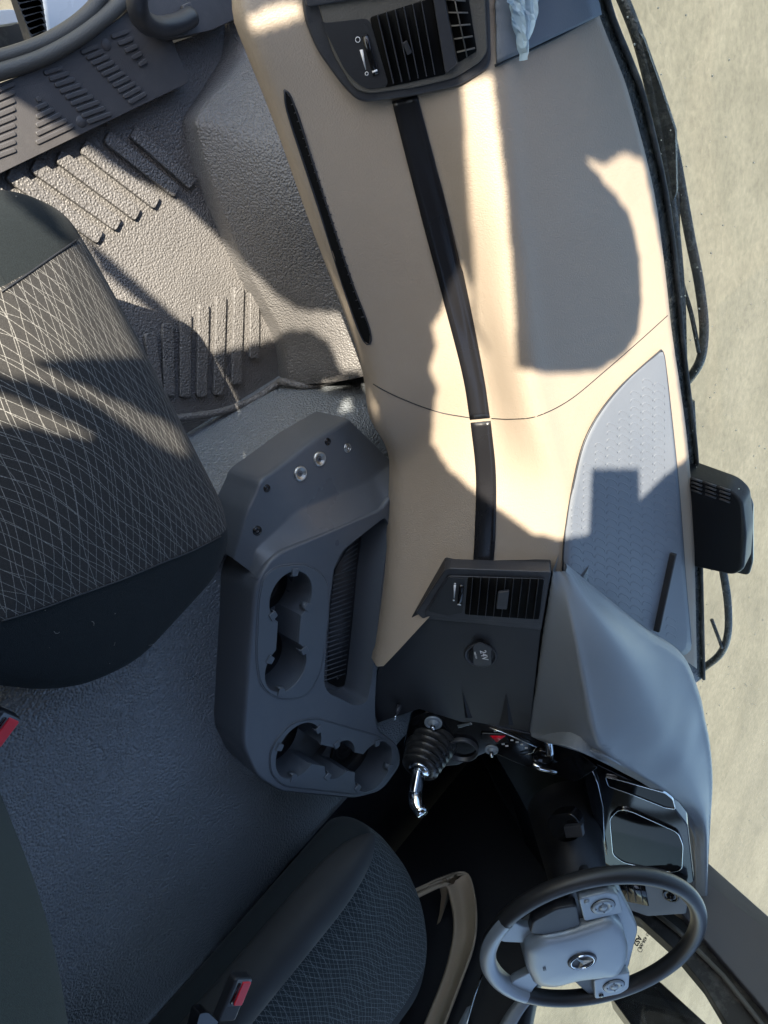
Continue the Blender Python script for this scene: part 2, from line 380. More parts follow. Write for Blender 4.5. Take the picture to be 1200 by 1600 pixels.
# ------------------------------------------------------------------ toe board / kick panel moulding of the footwell
def Zs(l, z): return [Z(x, y, z) for x, y in l]
mt = thing('footwell_mat', (-.7, .8, 0), 'grey pebbled rubber mat moulded up the passenger footwell with two sets of raised ribs', 'floor mat')
r0 = Zs([(352, 20), (350, 60), (343, 95), (312, 145), (286, 186), (290, 215), (315, 300), (372, 430), (425, 525), (436, 592), (438, 606)], .0)
r1 = Zs([(400, 10), (396, 50), (386, 86), (350, 130), (308, 180), (310, 210), (336, 300), (392, 430), (440, 522), (450, 588), (453, 603)], .045)
r2 = [Z(x, y, z) for (x, y), z in zip([(450, 0), (450, 60), (448, 100), (440, 140), (435, 190), (440, 230), (475, 330), (520, 440), (545, 520), (556, 575), (560, 590)], (.1, .1, .1, .12, .14, .16, .18, .19, .20, .20, .195))]
r3 = [p + Vector((0, .10, .05)) for p in r2]
mid = lambda a, b, t, dz=0: [p.lerp(q, t) + Vector((0, 0, dz)) for p, q in zip(a, b)]
bm = loft([r0, mid(r0, r1, .12, .004), mid(r0, r1, .8, .004), r1, mid(r1, r2, .1), r2, r3], 90, 40)
link('toe_board', bm, FLOOR, mt)
# edge lip of the mat towards the engine tunnel
lip = Zs([(250, 655), (290, 652), (345, 643), (395, 625), (432, 600), (440, 596), (480, 603), (530, 590), (568, 575)], .02)
for i, p in enumerate(lip): p.z += .0
lip[4:] = [Z(x, y, z) for (x, y), z in zip([(432, 600), (442, 596), (480, 603), (530, 590), (568, 575)], (.03, .045, .08, .12, .16))]
tube('edge_lip', cr(lip, 60), .007, FLOOR, mt, n=10)
hf = horiz(.0045)
def rib(fr, p, q, wd, h, m, parent, name='rib'):
    a = Vector(fr.pix(*p)); b = Vector(fr.pix(*q)); t = (b - a).normalized(); s = Vector((-t.y, t.x)) * wd / 2
    return prism(name, fr, [(a + s)[:], (b + s)[:], (b - s)[:], (a - s)[:]], -.003, h * (1.6 if m is FLOOR else 1), m, parent, r=.006, bevel=.0012, is2d=True)
for p, q in (((-30, 285), (118, 392)), ((12, 270), (155, 372)), ((50, 257), (184, 352)), ((90, 243), (214, 336)), ((128, 228), (244, 318)), ((165, 213), (275, 300)), ((206, 205), (300, 288))):
    rib(hf, p, q, .021, .003, FLOOR, mt)
for p, q in (((206, 532), (222, 590)), ((233, 520), (245, 610)), ((261, 505), (263, 618)), ((289, 490), (288, 620)), ((317, 475), (314, 620)), ((344, 462), (340, 617)), ((372, 448), (368, 600)), ((396, 440), (396, 560))):
    rib(hf, p, q, .021, .003, FLOOR, mt)
# ------------------------------------------------------------------ engine tunnel
prof = [(-.455, -.02), (-.45, .02), (-.435, .09), (-.415, .17), (-.385, .215), (-.33, .236), (-.2, .242), (0, .244), (.2, .243), (.30, .238), (.335, .22), (.352, .18), (.358, .05), (.358, -.05)]
rows = []
for k in range(40):
    y = -.65 + 1.65 * k / 39
    rows.append([Vector((x + (.012 * max(0, (y - .45)) / .3 if x < -.3 else 0), y, z + .004 * math.sin(y * 9 + x * 6))) for x, z in [p[:2] for p in cr([Vector((a_, b_, 0)) for a_, b_ in prof], 60)]])
bm = bmesh.new(); grid(bm, rows)
tn = tag(link('engine_tunnel', bm, TUN, loc=(-.05, .2, 0)), 'broad leather-grained dark vinyl engine cover running between the two seats', 'engine cover')
# ------------------------------------------------------------------ door sill
sf = horiz(.03)
sill = thing('door_sill', (-.98, .5, 0), 'charcoal plastic step plate with slanting groups of ribs along the open passenger doorway', 'door sill')
prism('sill_plate', sf, [(-60, 300), (-60, 150), (0, 130), (60, 108), (120, 78), (165, 44), (200, 18), (235, -20), (262, -25), (268, 60), (298, 128)], -.028, 0, SILL, sill, r=.01, bevel=.003)
def ribs(q, n, e=0):
    """n little bars filling the quad q (left start, right start, right end, left end)"""
    for i in range(n):
        t = (i + .5) / n
        A = Vector(q[0]).lerp(Vector(q[3]), t); B = Vector(q[1]).lerp(Vector(q[2]), t)
        rib(sf, A[:], B[:], .0062, .0028, SILL, sill, 'tread_rib')
ribs([(-8, 137), (22, 124), (24, 240), (-8, 252)], 9)
ribs([(56, 150), (58, 149), (120, 200), (56, 230)], 6)
ribs([(64, 110), (92, 101), (178, 182), (140, 196)], 9)
ribs([(122, 78), (148, 68), (232, 150), (205, 165)], 10)
ribs([(168, 52), (196, 43), (232, 100), (222, 108)], 5)
for c in ((166, 70), (127, 190)):
    s_, t_ = sf.pix(*c); lathe('plug', sf.mat(s_, t_, 0), [(0, .0012), (.007, .0012), (.0078, .0004), (.0082, -.001)], SILL, sill, n=24)
sl_ = cr(Zs([(-60, 128), (0, 112), (60, 92), (110, 66), (150, 38), (182, 10), (215, -25)], .035), 40)
seal = thing('door_seal', (-1.0, .5, 0), 'grey rubber weatherstrip bordering the passenger doorway outside the ribbed step plate', 'rubber seal')
tube('seal_bead', sl_, .011, SEAL, seal)
tube('seal_lip', cr(Zs([(-60, 102), (0, 90), (60, 70), (105, 46), (140, 18), (160, -10)], .03), 40), .010, SEAL, seal)
bm = loft([Zs([(-60, 128), (0, 112), (60, 92), (110, 66), (150, 38), (182, 10), (215, -25)], .02), Zs([(-60, 95), (0, 84), (60, 64), (100, 40), (135, 14), (155, -16)], .02)], 40)
link('seal_channel', solid(bm, .02), RUB, seal)
# grab handle and kick trim at the foot of the pillar
tr = thing('pillar_trim', (-.95, .85, 0), 'charcoal kick trim at the foot of the passenger door pillar', 'trim')
prism('panel', horiz(.05), [(205, -40), (212, 20), (262, 62), (330, 48), (378, 26), (390, -40)], -.05, 0, SILL, tr, r=.01)
prism('socket', horiz(.053), [(285, 8), (298, 2), (312, 38), (296, 44)], -.002, .004, SILL, tr, r=.003)
hp = [Z(216, -40, .14), Z(214, 4, .13), Z(222, 30, .11), Z(245, 42, .09), Z(275, 38, .075), Z(298, 26, .062)]
tag(tube('grab_handle', cr(hp, 40), .0145, DARK, loc=hp[1]), 'thick black curved grab handle at the foot of the passenger door pillar', 'handle')
hp = hp
# exterior step of the passenger side seen past the seal
st = thing('entry_step', (-1.25, .4, -.4), 'black ribbed entry step below the passenger doorway', 'step')
ef = horiz(-.35)
prism('tread_base', ef, [(18, -30), (62, -30), (76, 62), (52, 74)], -.04, -.012, RUB, st, r=.01)
for i in range(9):
    t = (i + .5) / 9; A = Vector((18, -20)).lerp(Vector((54, 72)), t); B = Vector((62, -26)).lerp(Vector((74, 60)), t); rib(ef, A[:], B[:], .02, .0, RUB, st, 'tread_bar').location.z = -.0
fr2 = horiz(-.45)
WHT = mat('white_painted_panel', (.55, .58, .6), .3, 0, coat=.4, var=.06)
prism('side_skirt', fr2, [(62, -40), (130, -40), (152, 30), (110, 60), (76, 72)], -.05, .02, WHT, st, r=.05, bevel=.02)
prism('step_bracket', fr2, [(-40, 18), (24, 14), (36, 34), (-40, 46)], -.03, -.0, WHT, st, r=.01)
prism('step_well', horiz(-.5), [(-40, 40), (40, 35), (62, 72), (20, 92), (-40, 100)], -.05, 0, RUB, st, r=.02)
# ------------------------------------------------------------------ dashboard
dash = thing('dashboard', (0, .8, .3), 'long beige and black truck dashboard under the windscreen', 'dashboard')
C0 = [Z(374, -70, .41), Z(376, 20, .41), Z(395, 75, .41), Z(440, 190, .405), Z(500, 360, .40), Z(556, 510, .395), Z(580, 590, .39), Z(590, 660, .375), Z(617, 712, .365), Z(621, 760, .36), Z(612, 900, .36), Z(598, 1010, .36), Z(592, 1044, .36)]
C1 = Zs([(548, -70), (575, 20), (592, 90), (612, 165), (648, 300), (685, 440), (722, 580), (737, 655), (745, 740), (742, 830), (740, 893)], .50)
C2 = Zs([(600, -70), (625, 20), (636, 90), (652, 155), (690, 290), (727, 440), (755, 580), (768, 655), (775, 740), (774, 830), (772, 893)], .525)
C3 = Zs([(745, -70), (762, 20), (768, 90), (773, 150), (785, 300), (800, 420), (812, 540), (835, 660), (862, 760), (870, 830), (872, 893)], .60)
C4 = Zs([(910, -70), (935, 20), (962, 90), (985, 155), (1022, 300), (1040, 430), (1050, 520), (1065, 620), (1075, 700), (1083, 800), (1086, 900), (1089, 1045)], .65)
Cm1 = [p + Vector((0, .015, -.035)) for p in C0]; Cm2 = [p + Vector((0, .10, -.06)) for p in C0]
C5 = [p + Vector((0, .015, -.04)) for p in C4]
# end of the top deck follows the mat's right edge
rows = []
n = 90
base = [cr(c, n) for c in (C0, C1, C2, C3, C4)]
def col(j):
    p = [r[j] for r in base]
    a = cr([p[0] - Vector((0, -.012, .03)), p[0], p[0].lerp(p[1], .12) + Vector((0, -.004, .004)), p[1], p[2], p[3], p[3].lerp(p[4], .16) + Vector((0, 0, .004)), p[3].lerp(p[4], .6) + Vector((0, 0, .004)), p[4]], 46)
    return [Cm2r[j]] + a + [C5r[j]]
Cm2r = cr(Cm2, n); C5r = cr(C5, n)
cols = [col(j) for j in range(n)]
rows = [[cols[j][i] for j in range(n)] for i in range(len(cols[0]))]
bm = bmesh.new(); grid(bm, rows)
bmesh.ops.recalc_face_normals(bm, faces=bm.faces)
BV = BVHTree.FromBMesh(bm)
link('beige_shell', bm, BEIGE, dash)
def D(px, py, h=0, bv=None):
    hit = (bv or BV).ray_cast(CAM, ray(px, py).normalized())
    if hit[0] is None:
        nr = (bv or BV).find_nearest(P(px, py, 2, .56)); q, nn = nr[0], nr[1]
    else: q, nn = hit[0], hit[1]
    if nn.dot(ray(px, py)) > 0: nn = -nn
    return q + nn * h
def fillpoly(pts, step):
    """scan a pixel polygon into a fine grid mesh (for draping)"""
    xs = [p[0] for p in pts]; ys = [p[1] for p in pts]; out = []
    def inside(x, y):
        c = False
        for i in range(len(pts)):
            x1, y1 = pts[i - 1]; x2, y2 = pts[i]
            if (y1 > y) != (y2 > y) and x < (x2 - x1) * (y - y1) / (y2 - y1) + x1: c = not c
        return c
    return inside
def drape_rows(pixrows, nn, h, th, across=4):
    """strip of pixel curves laid on the dash"""
    rws = [[p[:] for p in cr([Vector((x, y, 0)) for x, y in r], nn)] for r in pixrows]
    full = []
    for i in range(len(rws) - 1):
        for k in range(across):
            t = k / across; full.append([(Vector(a).lerp(Vector(b), t))[:] for a, b in zip(rws[i], rws[i + 1])])
    full.append(rws[-1])
    top = [[D(p[0], p[1], h) for p in r] for r in full]
    bm = bmesh.new(); v = grid(bm, top)
    return solid(bm, -th) if th else bm
# black strip
left = [(612, 158), (648, 300), (685, 440), (722, 580), (735, 655)]; right = [(652, 148), (690, 290), (727, 440), (755, 580), (766, 652)]
link('trim_strip', drape_rows([left, right], 50, .0025, .002), PIANO, dash)
left = [(736, 660), (744, 740), (742, 830), (739, 884)]; right = [(767, 657), (775, 740), (774, 830), (770, 884)]
link('trim_strip', drape_rows([left, right], 30, .0025, .002), PIANO, dash)
# seams
def seam(pts, rad=.0009, h=.0, m=None, name='seam'):
    q = [D(x, y, h) for x, y in [p[:2] for p in cr([Vector((a_, b_, 0)) for a_, b_ in pts], 60)]]
    return tube(name, q, rad, m or DARKM, dash, n=6)
seam([(583, 600), (610, 615), (650, 632), (690, 645), (735, 653)]); seam([(768, 654), (800, 655), (840, 650), (890, 625), (945, 580), (1000, 532), (1043, 493)])
# defroster / heater slot
bm = drape_rows([[(444, 141), (452, 182), (500, 330), (540, 455), (566, 525), (575, 536)], [(446, 143), (466, 176), (510, 320), (550, 440), (576, 512), (577, 536)]], 60, .0012, 0)
vent = link('heater_slot', bm, BLK, dash)
bm = bmesh.new()
for i in range(26):
    t = (i + 1) / 28; A = Vector((446, 150)).lerp(Vector((568, 522)), t) + Vector((4.5 + math.sin(t * 3) * 1, 0)); B = A + Vector((5.5, -1.5))
    bar_bm(D(A.x, A.y, .0008), D(B.x, B.y, .0008), .0012, .0012, (0, -.6, .8), bm)
link('slot_fins', bm, DARK, dash)
q = [D(x, y, .001) for x, y in [(444, 140), (460, 165), (510, 320), (550, 440), (577, 512), (578, 537), (566, 527), (540, 457), (500, 332), (452, 184), (444, 140)]]
tube('slot_rim', cr(q, 120), .0012, DARK, dash, n=6)
# storage mat on the top deck
matp = [(1033, 549), (1038, 575), (1050, 680), (1060, 780), (1069, 900), (1078, 1005), (1064, 1024)]
matl = [(1026, 551), (960, 612), (915, 680), (893, 760), (881, 840), (878, 892), (878, 894)]
bm = drape_rows([matl, matp], 60, .0022, .0015, across=24)
storage = link('deck_mat', bm, MATI, dash)
BVS = BV
inside = fillpoly([(1028, 556), (1034, 575), (1046, 690), (1058, 800), (1066, 900), (1070, 1000), (1058, 1012), (960, 945), (886, 890), (888, 800), (902, 735), (935, 665)], 1)
bm = bmesh.new()
for i in range(11):
    for j in range(44):
        px = 890 + i * 18.5; py = 556 + j * 12.4 + i * 6
        if not inside(px, py) or not inside(px + 14, py + 6): continue
        if abs(px - (1045 - (py - 860) * .22)) < 14 and 850 < py < 995: continue
        sq = [D(px, py + 5, .0028), D(px + 1, py, .0028), D(px + 5, py - .5, .0028), D(px + 14, py + 4, .0028), D(px + 16, py + 9, .0028)]
        tube_bm(cr(sq, 10), .0014, 5, bm)
link('embossed_links', bm, MATI, dash)
bm = bmesh.new()
q = [D(x, y, .003) for x, y in matl[:-1]] + [D(x, y, .003) for x, y in matp[::-1]]
tube_bm(cr([D(x, y, .0025) for x, y in matl[:-1][::-1]] + [D(x, y, .0025) for x, y in matp[:-1]], 120), .0016, 6, bm)
link('mat_border', bm, DARK, dash)
bm = bar_bm(D(1046, 862, .008), D(1020, 984, .008), .0085, .014, (0, 0, 1)); link('cable_clip_bar', bm, DARKM, dash, bevel=.003)
# ---- passenger end: grey top panel and vent unit
def fit_fr(pts, lift):
    q = [D(*p) for p in pts]; c = sum(q, Vector()) / len(q); A = np.array([list(p - c) for p in q]); n_ = Vector(np.linalg.svd(A)[2][2])
    if n_.dot(CAM - c) < 0: n_ = -n_
    x_ = Vector((1, 0, 0)) - n_ * n_.x; return Fr(c + n_ * (lift + max((p - c).dot(n_) for p in q)), x_, n_.cross(x_))
pf = fit_fr([(472, 15), (500, 80), (560, 150), (620, 30), (700, 130), (760, 60), (755, 105)], .001)
link('corner_panel', drape_rows([[(770, -60), (772, 20), (774, 100)], [(905, -60), (928, -2), (934, 22)]], 20, .004, .003, across=8), GREYTOP, dash)
seam([(772, 103), (800, 90), (860, 62), (932, 23)], .0016, .003)
pv = prism('passenger_vent', pf, [(468, -40), (474, 30), (495, 80), (535, 135), (556, 156), (572, 161), (640, 152), (720, 135), (768, 105), (766, 20), (762, -40)], -.03, .004, DARK, dash, r=.012, bevel=.004)
def quad2(fr, pts, h=0): return [fr.pix(x, y, h) for x, y in pts]
# recess of vent
prism('vent_frame', pf, [(486, -30), (506, 38), (520, 85), (552, 138), (574, 147), (650, 137), (712, 122), (752, 96), (762, 80), (757, -30)], .0041, .0075, SEAL, pv, r=.012, bevel=.002)
prism('control_face', pf, [(500, 32), (508, 36), (577, 28), (608, 135), (575, 140), (558, 130), (540, 112)], .0078, .0092, DARKM, pv, r=.008, bevel=.001)
prism('vent_mouth', pf, [(578, 27), (680, -5), (697, 116), (602, 137)], .0078, .0086, BLK, pv, r=.003, bevel=0)
for i in range(6):
    t = i / 6; a = Vector((590, 24)).lerp(Vector((672, -2)), t); b = Vector((615, 130)).lerp(Vector((692, 113)), t)
    link('slat', bar_bm(pf.w(*pf.pix(*a, .012), .012), pf.w(*pf.pix(*b, .012), .012), .0012, .010, pf.n), DARK, pv, bevel=.0004)
link('slat_tab', bar_bm(pf.w(*pf.pix(632, 65, .014), .014), pf.w(*pf.pix(640, 84, .014), .014), .006, .008, pf.n), DARKM, pv, bevel=.001)
prism('vent_post', pf, [(672, -30), (690, -30), (714, 100), (696, 116)], .008, .016, DARK, pv, r=.003, bevel=.002)
prism('side_mouth', pf, [(692, -30), (728, -30), (745, 80), (716, 98)], .0078, .0086, BLK, pv, r=.002, bevel=0)
for i in range(6):
    t = (i + .5) / 6; a = Vector((690, -32)).lerp(Vector((716, 92)), t); b = Vector((722, -26)).lerp(Vector((744, 84)), t)
    link('grid_bar', bar_bm(pf.w(*pf.pix(*a, .012), .012), pf.w(*pf.pix(*b, .012), .012), .0013, .006, pf.n), SEAL, pv)
link('grid_bar', bar_bm(pf.w(*pf.pix(704, -30, .012), .012), pf.w(*pf.pix(730, 90, .012), .012), .0013, .006, pf.n), SEAL, pv)
def thumb(fr, parent, a, b, h, rad=.016):
    A = fr.w(*fr.pix(*a, h), h); B = fr.w(*fr.pix(*b, h), h); c = (A + B) / 2; t = (B - A).normalized(); L = (B - A).length
    s = t.cross(fr.n).normalized(); pts = [c + t * (L / 2 * math.cos(q)) + fr.n * (.006 * math.sin(q)) for q in np.linspace(0, math.pi, 14)]
    bm = bmesh.new(); rws = [[p + s * (.0035 * k) for p in pts] for k in (-1, -.8, .8, 1)]
    rws[0] = [p - fr.n * .001 for p in rws[0]]; rws[3] = [p - fr.n * .001 for p in rws[3]]
    grid(bm, rws); o = link('thumbwheel', bm, GLOSS, parent)
    link('marker', bar_bm(pts[3] + s * -.003 + fr.n * .0004, pts[3] + s * .003 + fr.n * .0004, .002, .001, fr.n), WHITE, o)
    return o
thumb(pf, pv, (570, 55), (588, 118), .0095)
p1 = pf.pix(564, 78, .0094); p2 = pf.pix(571, 110, .0094)
prism('level_mark', pf, [(562, 78), (567, 77), (572, 109), (571, 109)], .0093, .0097, WHITE, pv, r=0, bevel=0)
s_, t_ = pf.pix(573, 115, .0096); lathe('zero_mark', pf.mat(s_, t_, .0096), [(.0014, 0), (.0014, .0003), (.0021, .0003), (.0021, 0)], WHITE, pv, n=20)
s_, t_ = pf.pix(559, 62, .0096); lathe('flow_mark', pf.mat(s_, t_, .0096), [(.0022, 0), (.0022, .0003), (.0029, .0003), (.0029, 0)], WHITE, pv, n=20)
prism('vent_rail', pf, [(474, -30), (478, 12), (690, -22), (690, -40)], .0075, .013, DARK, pv, r=.004, bevel=.002)
# ---- centre panel facing the driver
cf = Fr(Z(737, 888, .50) + Vector((0, -.011, .009)), (1, -.02, 0), (0, .57, .82))
cp = prism('centre_panel', cf, [(592, 1040), (694, 889), (862, 893), (845, 985), (827, 1147), (720, 1128), (655, 1108), (590, 1130), (578, 1100)], -.03, 0, DARKM, dash, r=.003, bevel=.002)
cv = prism('centre_vent', cf, [(650, 958), (694, 892), (702, 888), (861, 894), (846, 985), (760, 976), (660, 967)], -.02, .005, DARK, dash, r=.003, bevel=.002)
prism('vent_frame', cf, [(664, 957), (700, 900), (852, 905), (842, 976), (668, 963)], .0052, .0075, DARK, cv, r=.006, bevel=.002)
prism('control_face', cf, [(668, 955), (702, 902), (727, 904), (723, 958), (700, 962)], .0076, .0085, DARKM, cv, r=.004, bevel=.001)
prism('vent_mouth', cf, [(731, 902), (850, 905), (842, 968), (726, 960)], .0076, .0082, BLK, cv, r=.004, bevel=0)
for i in range(9):
    t = (i + .6) / 9.2; a = Vector((731, 902)).lerp(Vector((849, 905)), t); b = Vector((726, 960)).lerp(Vector((841, 967)), t)
    link('slat', bar_bm(cf.w(*cf.pix(*a, .011), .011), cf.w(*cf.pix(*b, .011), .011), .001, .008, cf.n), DARK, cv, bevel=.0004)
prism('slat_tab', cf, [(778, 926), (796, 924), (792, 953), (775, 952)], .012, .018, DARK, cv, r=.003, bevel=.0015)
thumb(cf, cv, (722, 914), (717, 946), .0088)
prism('level_mark', cf, [(709, 914), (712.5, 914), (710, 935), (709, 935)], .0086, .0089, WHITE, cv, r=0, bevel=0)
for c in ((711, 912), (709, 938)):
    s_, t_ = cf.pix(*c, .0087); lathe('dot_mark', cf.mat(s_, t_, .0087), [(0, .0004), (.0016, .0004), (.0016, 0)], WHITE, cv, n=16)
s_, t_ = cf.pix(751, 1024, .001)
sk_ = lathe('power_socket', cf.mat(s_, t_, 0), [(.029, .0), (.0285, .003), (.026, .0035), (.022, -.001), (.021, -.002)], DARK, dash, n=48)
lathe('socket_cap', cf.mat(s_, t_, 0), [(.0205, -.001), (.0205, .004), (.019, .0055), (0, .0058)], DARKM, sk_, n=40)
prism('cap_flap', cf, [(739, 1008), (750, 1004), (768, 1012), (768, 1040), (750, 1043), (739, 1038)], .006, .0085, DARK, sk_, r=.003, bevel=.001)
text('voltage_print', '24V', .0155, cf, *cf.pix(756, 1024, .009), .0089, WHITE, sk_, rot=0, bold=0)
text('power_print', 'MAX.15A', .0042, cf, *cf.pix(743, 1024, .009), .0089, WHITE, sk_, rot=0, bold=0)
# fold creases in the panel
for a, b, c in (((791, 1082), (780, 1133), (795, 1133)), ((722, 1078), (727, 1122), (731, 1122))):
    bm = bmesh.new(); vs = [bm.verts.new(cf.w(*cf.pix(*p, hh), hh)) for p, hh in ((a, .0008), (b, .0008), (c, .006), )]
    v4 = bm.verts.new(cf.w(*cf.pix(c[0] + 7, c[1], .0008), .0008)); bm.faces.new((vs[0], vs[1], vs[2])); bm.faces.new((vs[0], vs[2], v4)); link('fold', bm, DARKM, dash, smooth=False)
# key-like lever
k = cf.w(*cf.pix(624, 1102, .004), .004)
tube('cable_plug', [k, k + cf.n * .012 + Vector((.004, 0, -.004)), k + cf.n * .02 + Vector((.008, 0, -.008))], [.005, .004, .0025], DARK, dash)
tube('plug_tip', [k + cf.n * .02 + Vector((.008, 0, -.008)), k + cf.n * .03 + Vector((.013, 0, -.013))], .0018, CHROME, dash)
# ---- instrument hood
rA = [cf.w(*cf.pix(864, 893, 0), 0), cf.w(*cf.pix(850, 985, 0), 0), cf.w(*cf.pix(838, 1080, 0), 0), cf.w(*cf.pix(829, 1147, 0), 0), Z(900, 1172, .665), Z(965, 1203, .69), Z(1025, 1238, .71), Z(1077, 1292, .725), Z(1085, 1340, .73), Z(1087, 1400, .725)]
rB = [Z(876, 893, .615), Z(896, 985, .65), Z(913, 1075, .672), Z(930, 1150, .69), Z(955, 1180, .70), Z(1000, 1212, .715), Z(1045, 1242, .73), Z(1087, 1290, .74), Z(1094, 1340, .745), Z(1096, 1400, .74)]
rM = [Z(880, 892, .62), Z(945, 985, .672), Z(995, 1060, .705), Z(1030, 1130, .728), Z(1050, 1165, .735), Z(1068, 1195, .745), Z(1085, 1230, .752), Z(1101, 1285, .757), Z(1104, 1340, .757), Z(1103, 1400, .75)]
rC = [Z(884, 893, .622), Z(1005, 990, .672), Z(1066, 1032, .70), Z(1092, 1090, .725), Z(1101, 1130, .735), Z(1109, 1170, .748), Z(1113, 1225, .756), Z(1110, 1285, .757), Z(1107, 1340, .755), Z(1105, 1400, .745)]
rD = [p + Vector((.0, .02, -.02)) for p in rC]; rE = [p + Vector((.0, .03, -.12)) for p in rC]
rA2 = [p + Vector((0, .01, -.004)) for p in rA]; rA3 = [p + Vector((0, .06, -.02)) for p in rA]
link('instrument_hood', loft([rA3, rA2, rA, mid(rA, rB, .5), mid(rA, rB, .9), rB, mid(rB, rM, .12, .001), rM, mid(rM, rC, .85), rC, rD, rE], 70, 90), HOOD, dash)
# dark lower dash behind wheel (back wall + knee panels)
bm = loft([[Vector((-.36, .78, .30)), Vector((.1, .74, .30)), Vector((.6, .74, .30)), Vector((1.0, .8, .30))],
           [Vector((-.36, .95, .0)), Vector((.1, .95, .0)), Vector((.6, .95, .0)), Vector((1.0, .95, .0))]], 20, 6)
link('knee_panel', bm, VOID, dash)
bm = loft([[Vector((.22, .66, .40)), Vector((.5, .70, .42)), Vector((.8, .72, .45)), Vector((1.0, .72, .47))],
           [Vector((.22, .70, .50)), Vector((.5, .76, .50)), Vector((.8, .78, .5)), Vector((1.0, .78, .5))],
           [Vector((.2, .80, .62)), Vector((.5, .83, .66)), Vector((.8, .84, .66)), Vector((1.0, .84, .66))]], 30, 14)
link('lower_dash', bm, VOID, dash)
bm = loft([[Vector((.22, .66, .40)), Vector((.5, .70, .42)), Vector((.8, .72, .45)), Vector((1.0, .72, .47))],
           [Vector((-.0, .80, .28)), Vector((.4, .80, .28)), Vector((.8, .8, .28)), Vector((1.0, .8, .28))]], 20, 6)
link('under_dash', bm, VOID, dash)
inf = Fr((.56, .775, .69), (1, -.02, 0), (0, .45, .89))
ip = prism('instrument_panel', inf, [(908, 1195), (925, 1190), (1040, 1245), (1075, 1290), (1085, 1380), (1040, 1385), (945, 1350), (930, 1300)], -.03, 0, GLOSS, dash, r=.01, bevel=.003)
SCR = mat('dark_screen', (.004, .004, .005), .05, 0, rvar=.02, spec=.12)
def screen(pts, r_, name='screen'):
    o2 = rpoly(quad2(inf, pts, .003), r_); i2 = off2(o2, -.0015)
    sc = link(name, prism_bm(inf, i2, .0005, .003), SCR, ip, bevel=.001)
    link('screen_frame', frame_bm(inf, o2, i2, .0005, .005), CHROME, sc, bevel=.0005)
screen([(952, 1278), (966, 1264), (985, 1266), (1060, 1300), (1068, 1320), (1066, 1358), (1050, 1363), (975, 1348), (957, 1335)], .014)
screen([(945, 1213), (965, 1217), (1040, 1238), (1052, 1248), (1056, 1264), (1040, 1262), (985, 1240), (950, 1228)], .006)
tube('bezel_line', [inf.w(*inf.pix(x, y, .006), .006) for x, y in ((922, 1195), (934, 1225), (942, 1260), (944, 1310), (948, 1335))], .0012, CHROME, ip, n=6)
# ---- switch panel below the centre panel (faces the driver)
gf = Fr(cf.w(*cf.pix(740, 1128, 0), 0), (1, -.25, -.22), (0, .57, .82))
gp = prism('switch_panel', gf, [(640, 1125), (664, 1112), (700, 1118), (828, 1146), (900, 1172), (935, 1200), (900, 1222), (850, 1206), (812, 1195), (765, 1174), (715, 1196), (660, 1200), (630, 1170)], -.02, .0, GLOSS, dash, r=.006, bevel=.002)
for c, r_ in (((677, 1130), .017), ((768, 1172), .013)):
    s_, t_ = gf.pix(*c, .002); rg = lathe('dial', gf.mat(s_, t_, 0), [(r_, 0), (r_, .003), (r_ * .8, .0032), (r_ * .75, .002), (r_ * .5, .003), (r_ * .45, .006), (0, .006)], SILVER, gp, n=36)
    lathe('dial_knob', gf.mat(s_, t_, 0), [(r_ * .3, .006), (r_ * .3, .016), (r_ * .24, .018), (0, .018)], CHROME, rg, n=20)
prism('hazard_button', gf, [(752, 1146), (790, 1147), (795, 1160), (770, 1164), (750, 1156)], .0005, .004, GLOSS, gp, r=.003)
prism('hazard_mark', gf, [(766, 1150), (790, 1150), (776, 1160)], .0042, .0052, REDH, gp, r=0, bevel=0)
for c in ((774, 1143), (786, 1163), (792, 1166), (800, 1157), (808, 1160), (815, 1164), (822, 1169)):
    prism('switch_mark', gf, [(c[0] - 2.5, c[1] - 1), (c[0] + 2, c[1] - 1.4), (c[0] + 2.5, c[1] + .6), (c[0] - 2, c[1] + 1)], .0003, .001, WHITE, gp, r=0, bevel=0)
prism('small_lamp', gf, [(714, 1133), (736, 1129), (738, 1132), (716, 1138)], .0005, .002, CHROME, gp, r=.001)
tube('switch_rail', [gf.w(*gf.pix(x, y, .004), .004) for x, y in ((765, 1137), (800, 1150), (838, 1167), (832, 1176), (812, 1180))], .0014, CHROME, gp, n=6)
lathe('key_dial', gf.mat(*gf.pix(848, 1186, .01), .0), [(.020, 0), (.02, .006), (.017, .008), (.013, .004), (0, .004)], GLOSS, gp, n=30)
tube('knob_row', [gf.w(*gf.pix(x, y, .012), .012) for x, y in ((832, 1194), (845, 1200), (858, 1203), (870, 1206))], [.004, .006, .005, .003], CHROME, gp, n=10)
bm = bmesh.new(); ca = cf.w(*cf.pix(858, 1163, .02), .02)
tube_bm([ca + Vector((-.012, 0, 0)), ca + Vector((.022, -.004, 0))], [.008, .008], 20, bm); link('chrome_button', bm, CHROME, dash, bevel=.001)
lathe('round_bin_ring', gf.mat(*gf.pix(722, 1178, .014), .008), [(.031, -.01), (.031, .0), (.029, .0015), (.027, 0), (.026, -.03), (0, -.03)], DARK, dash, n=48)
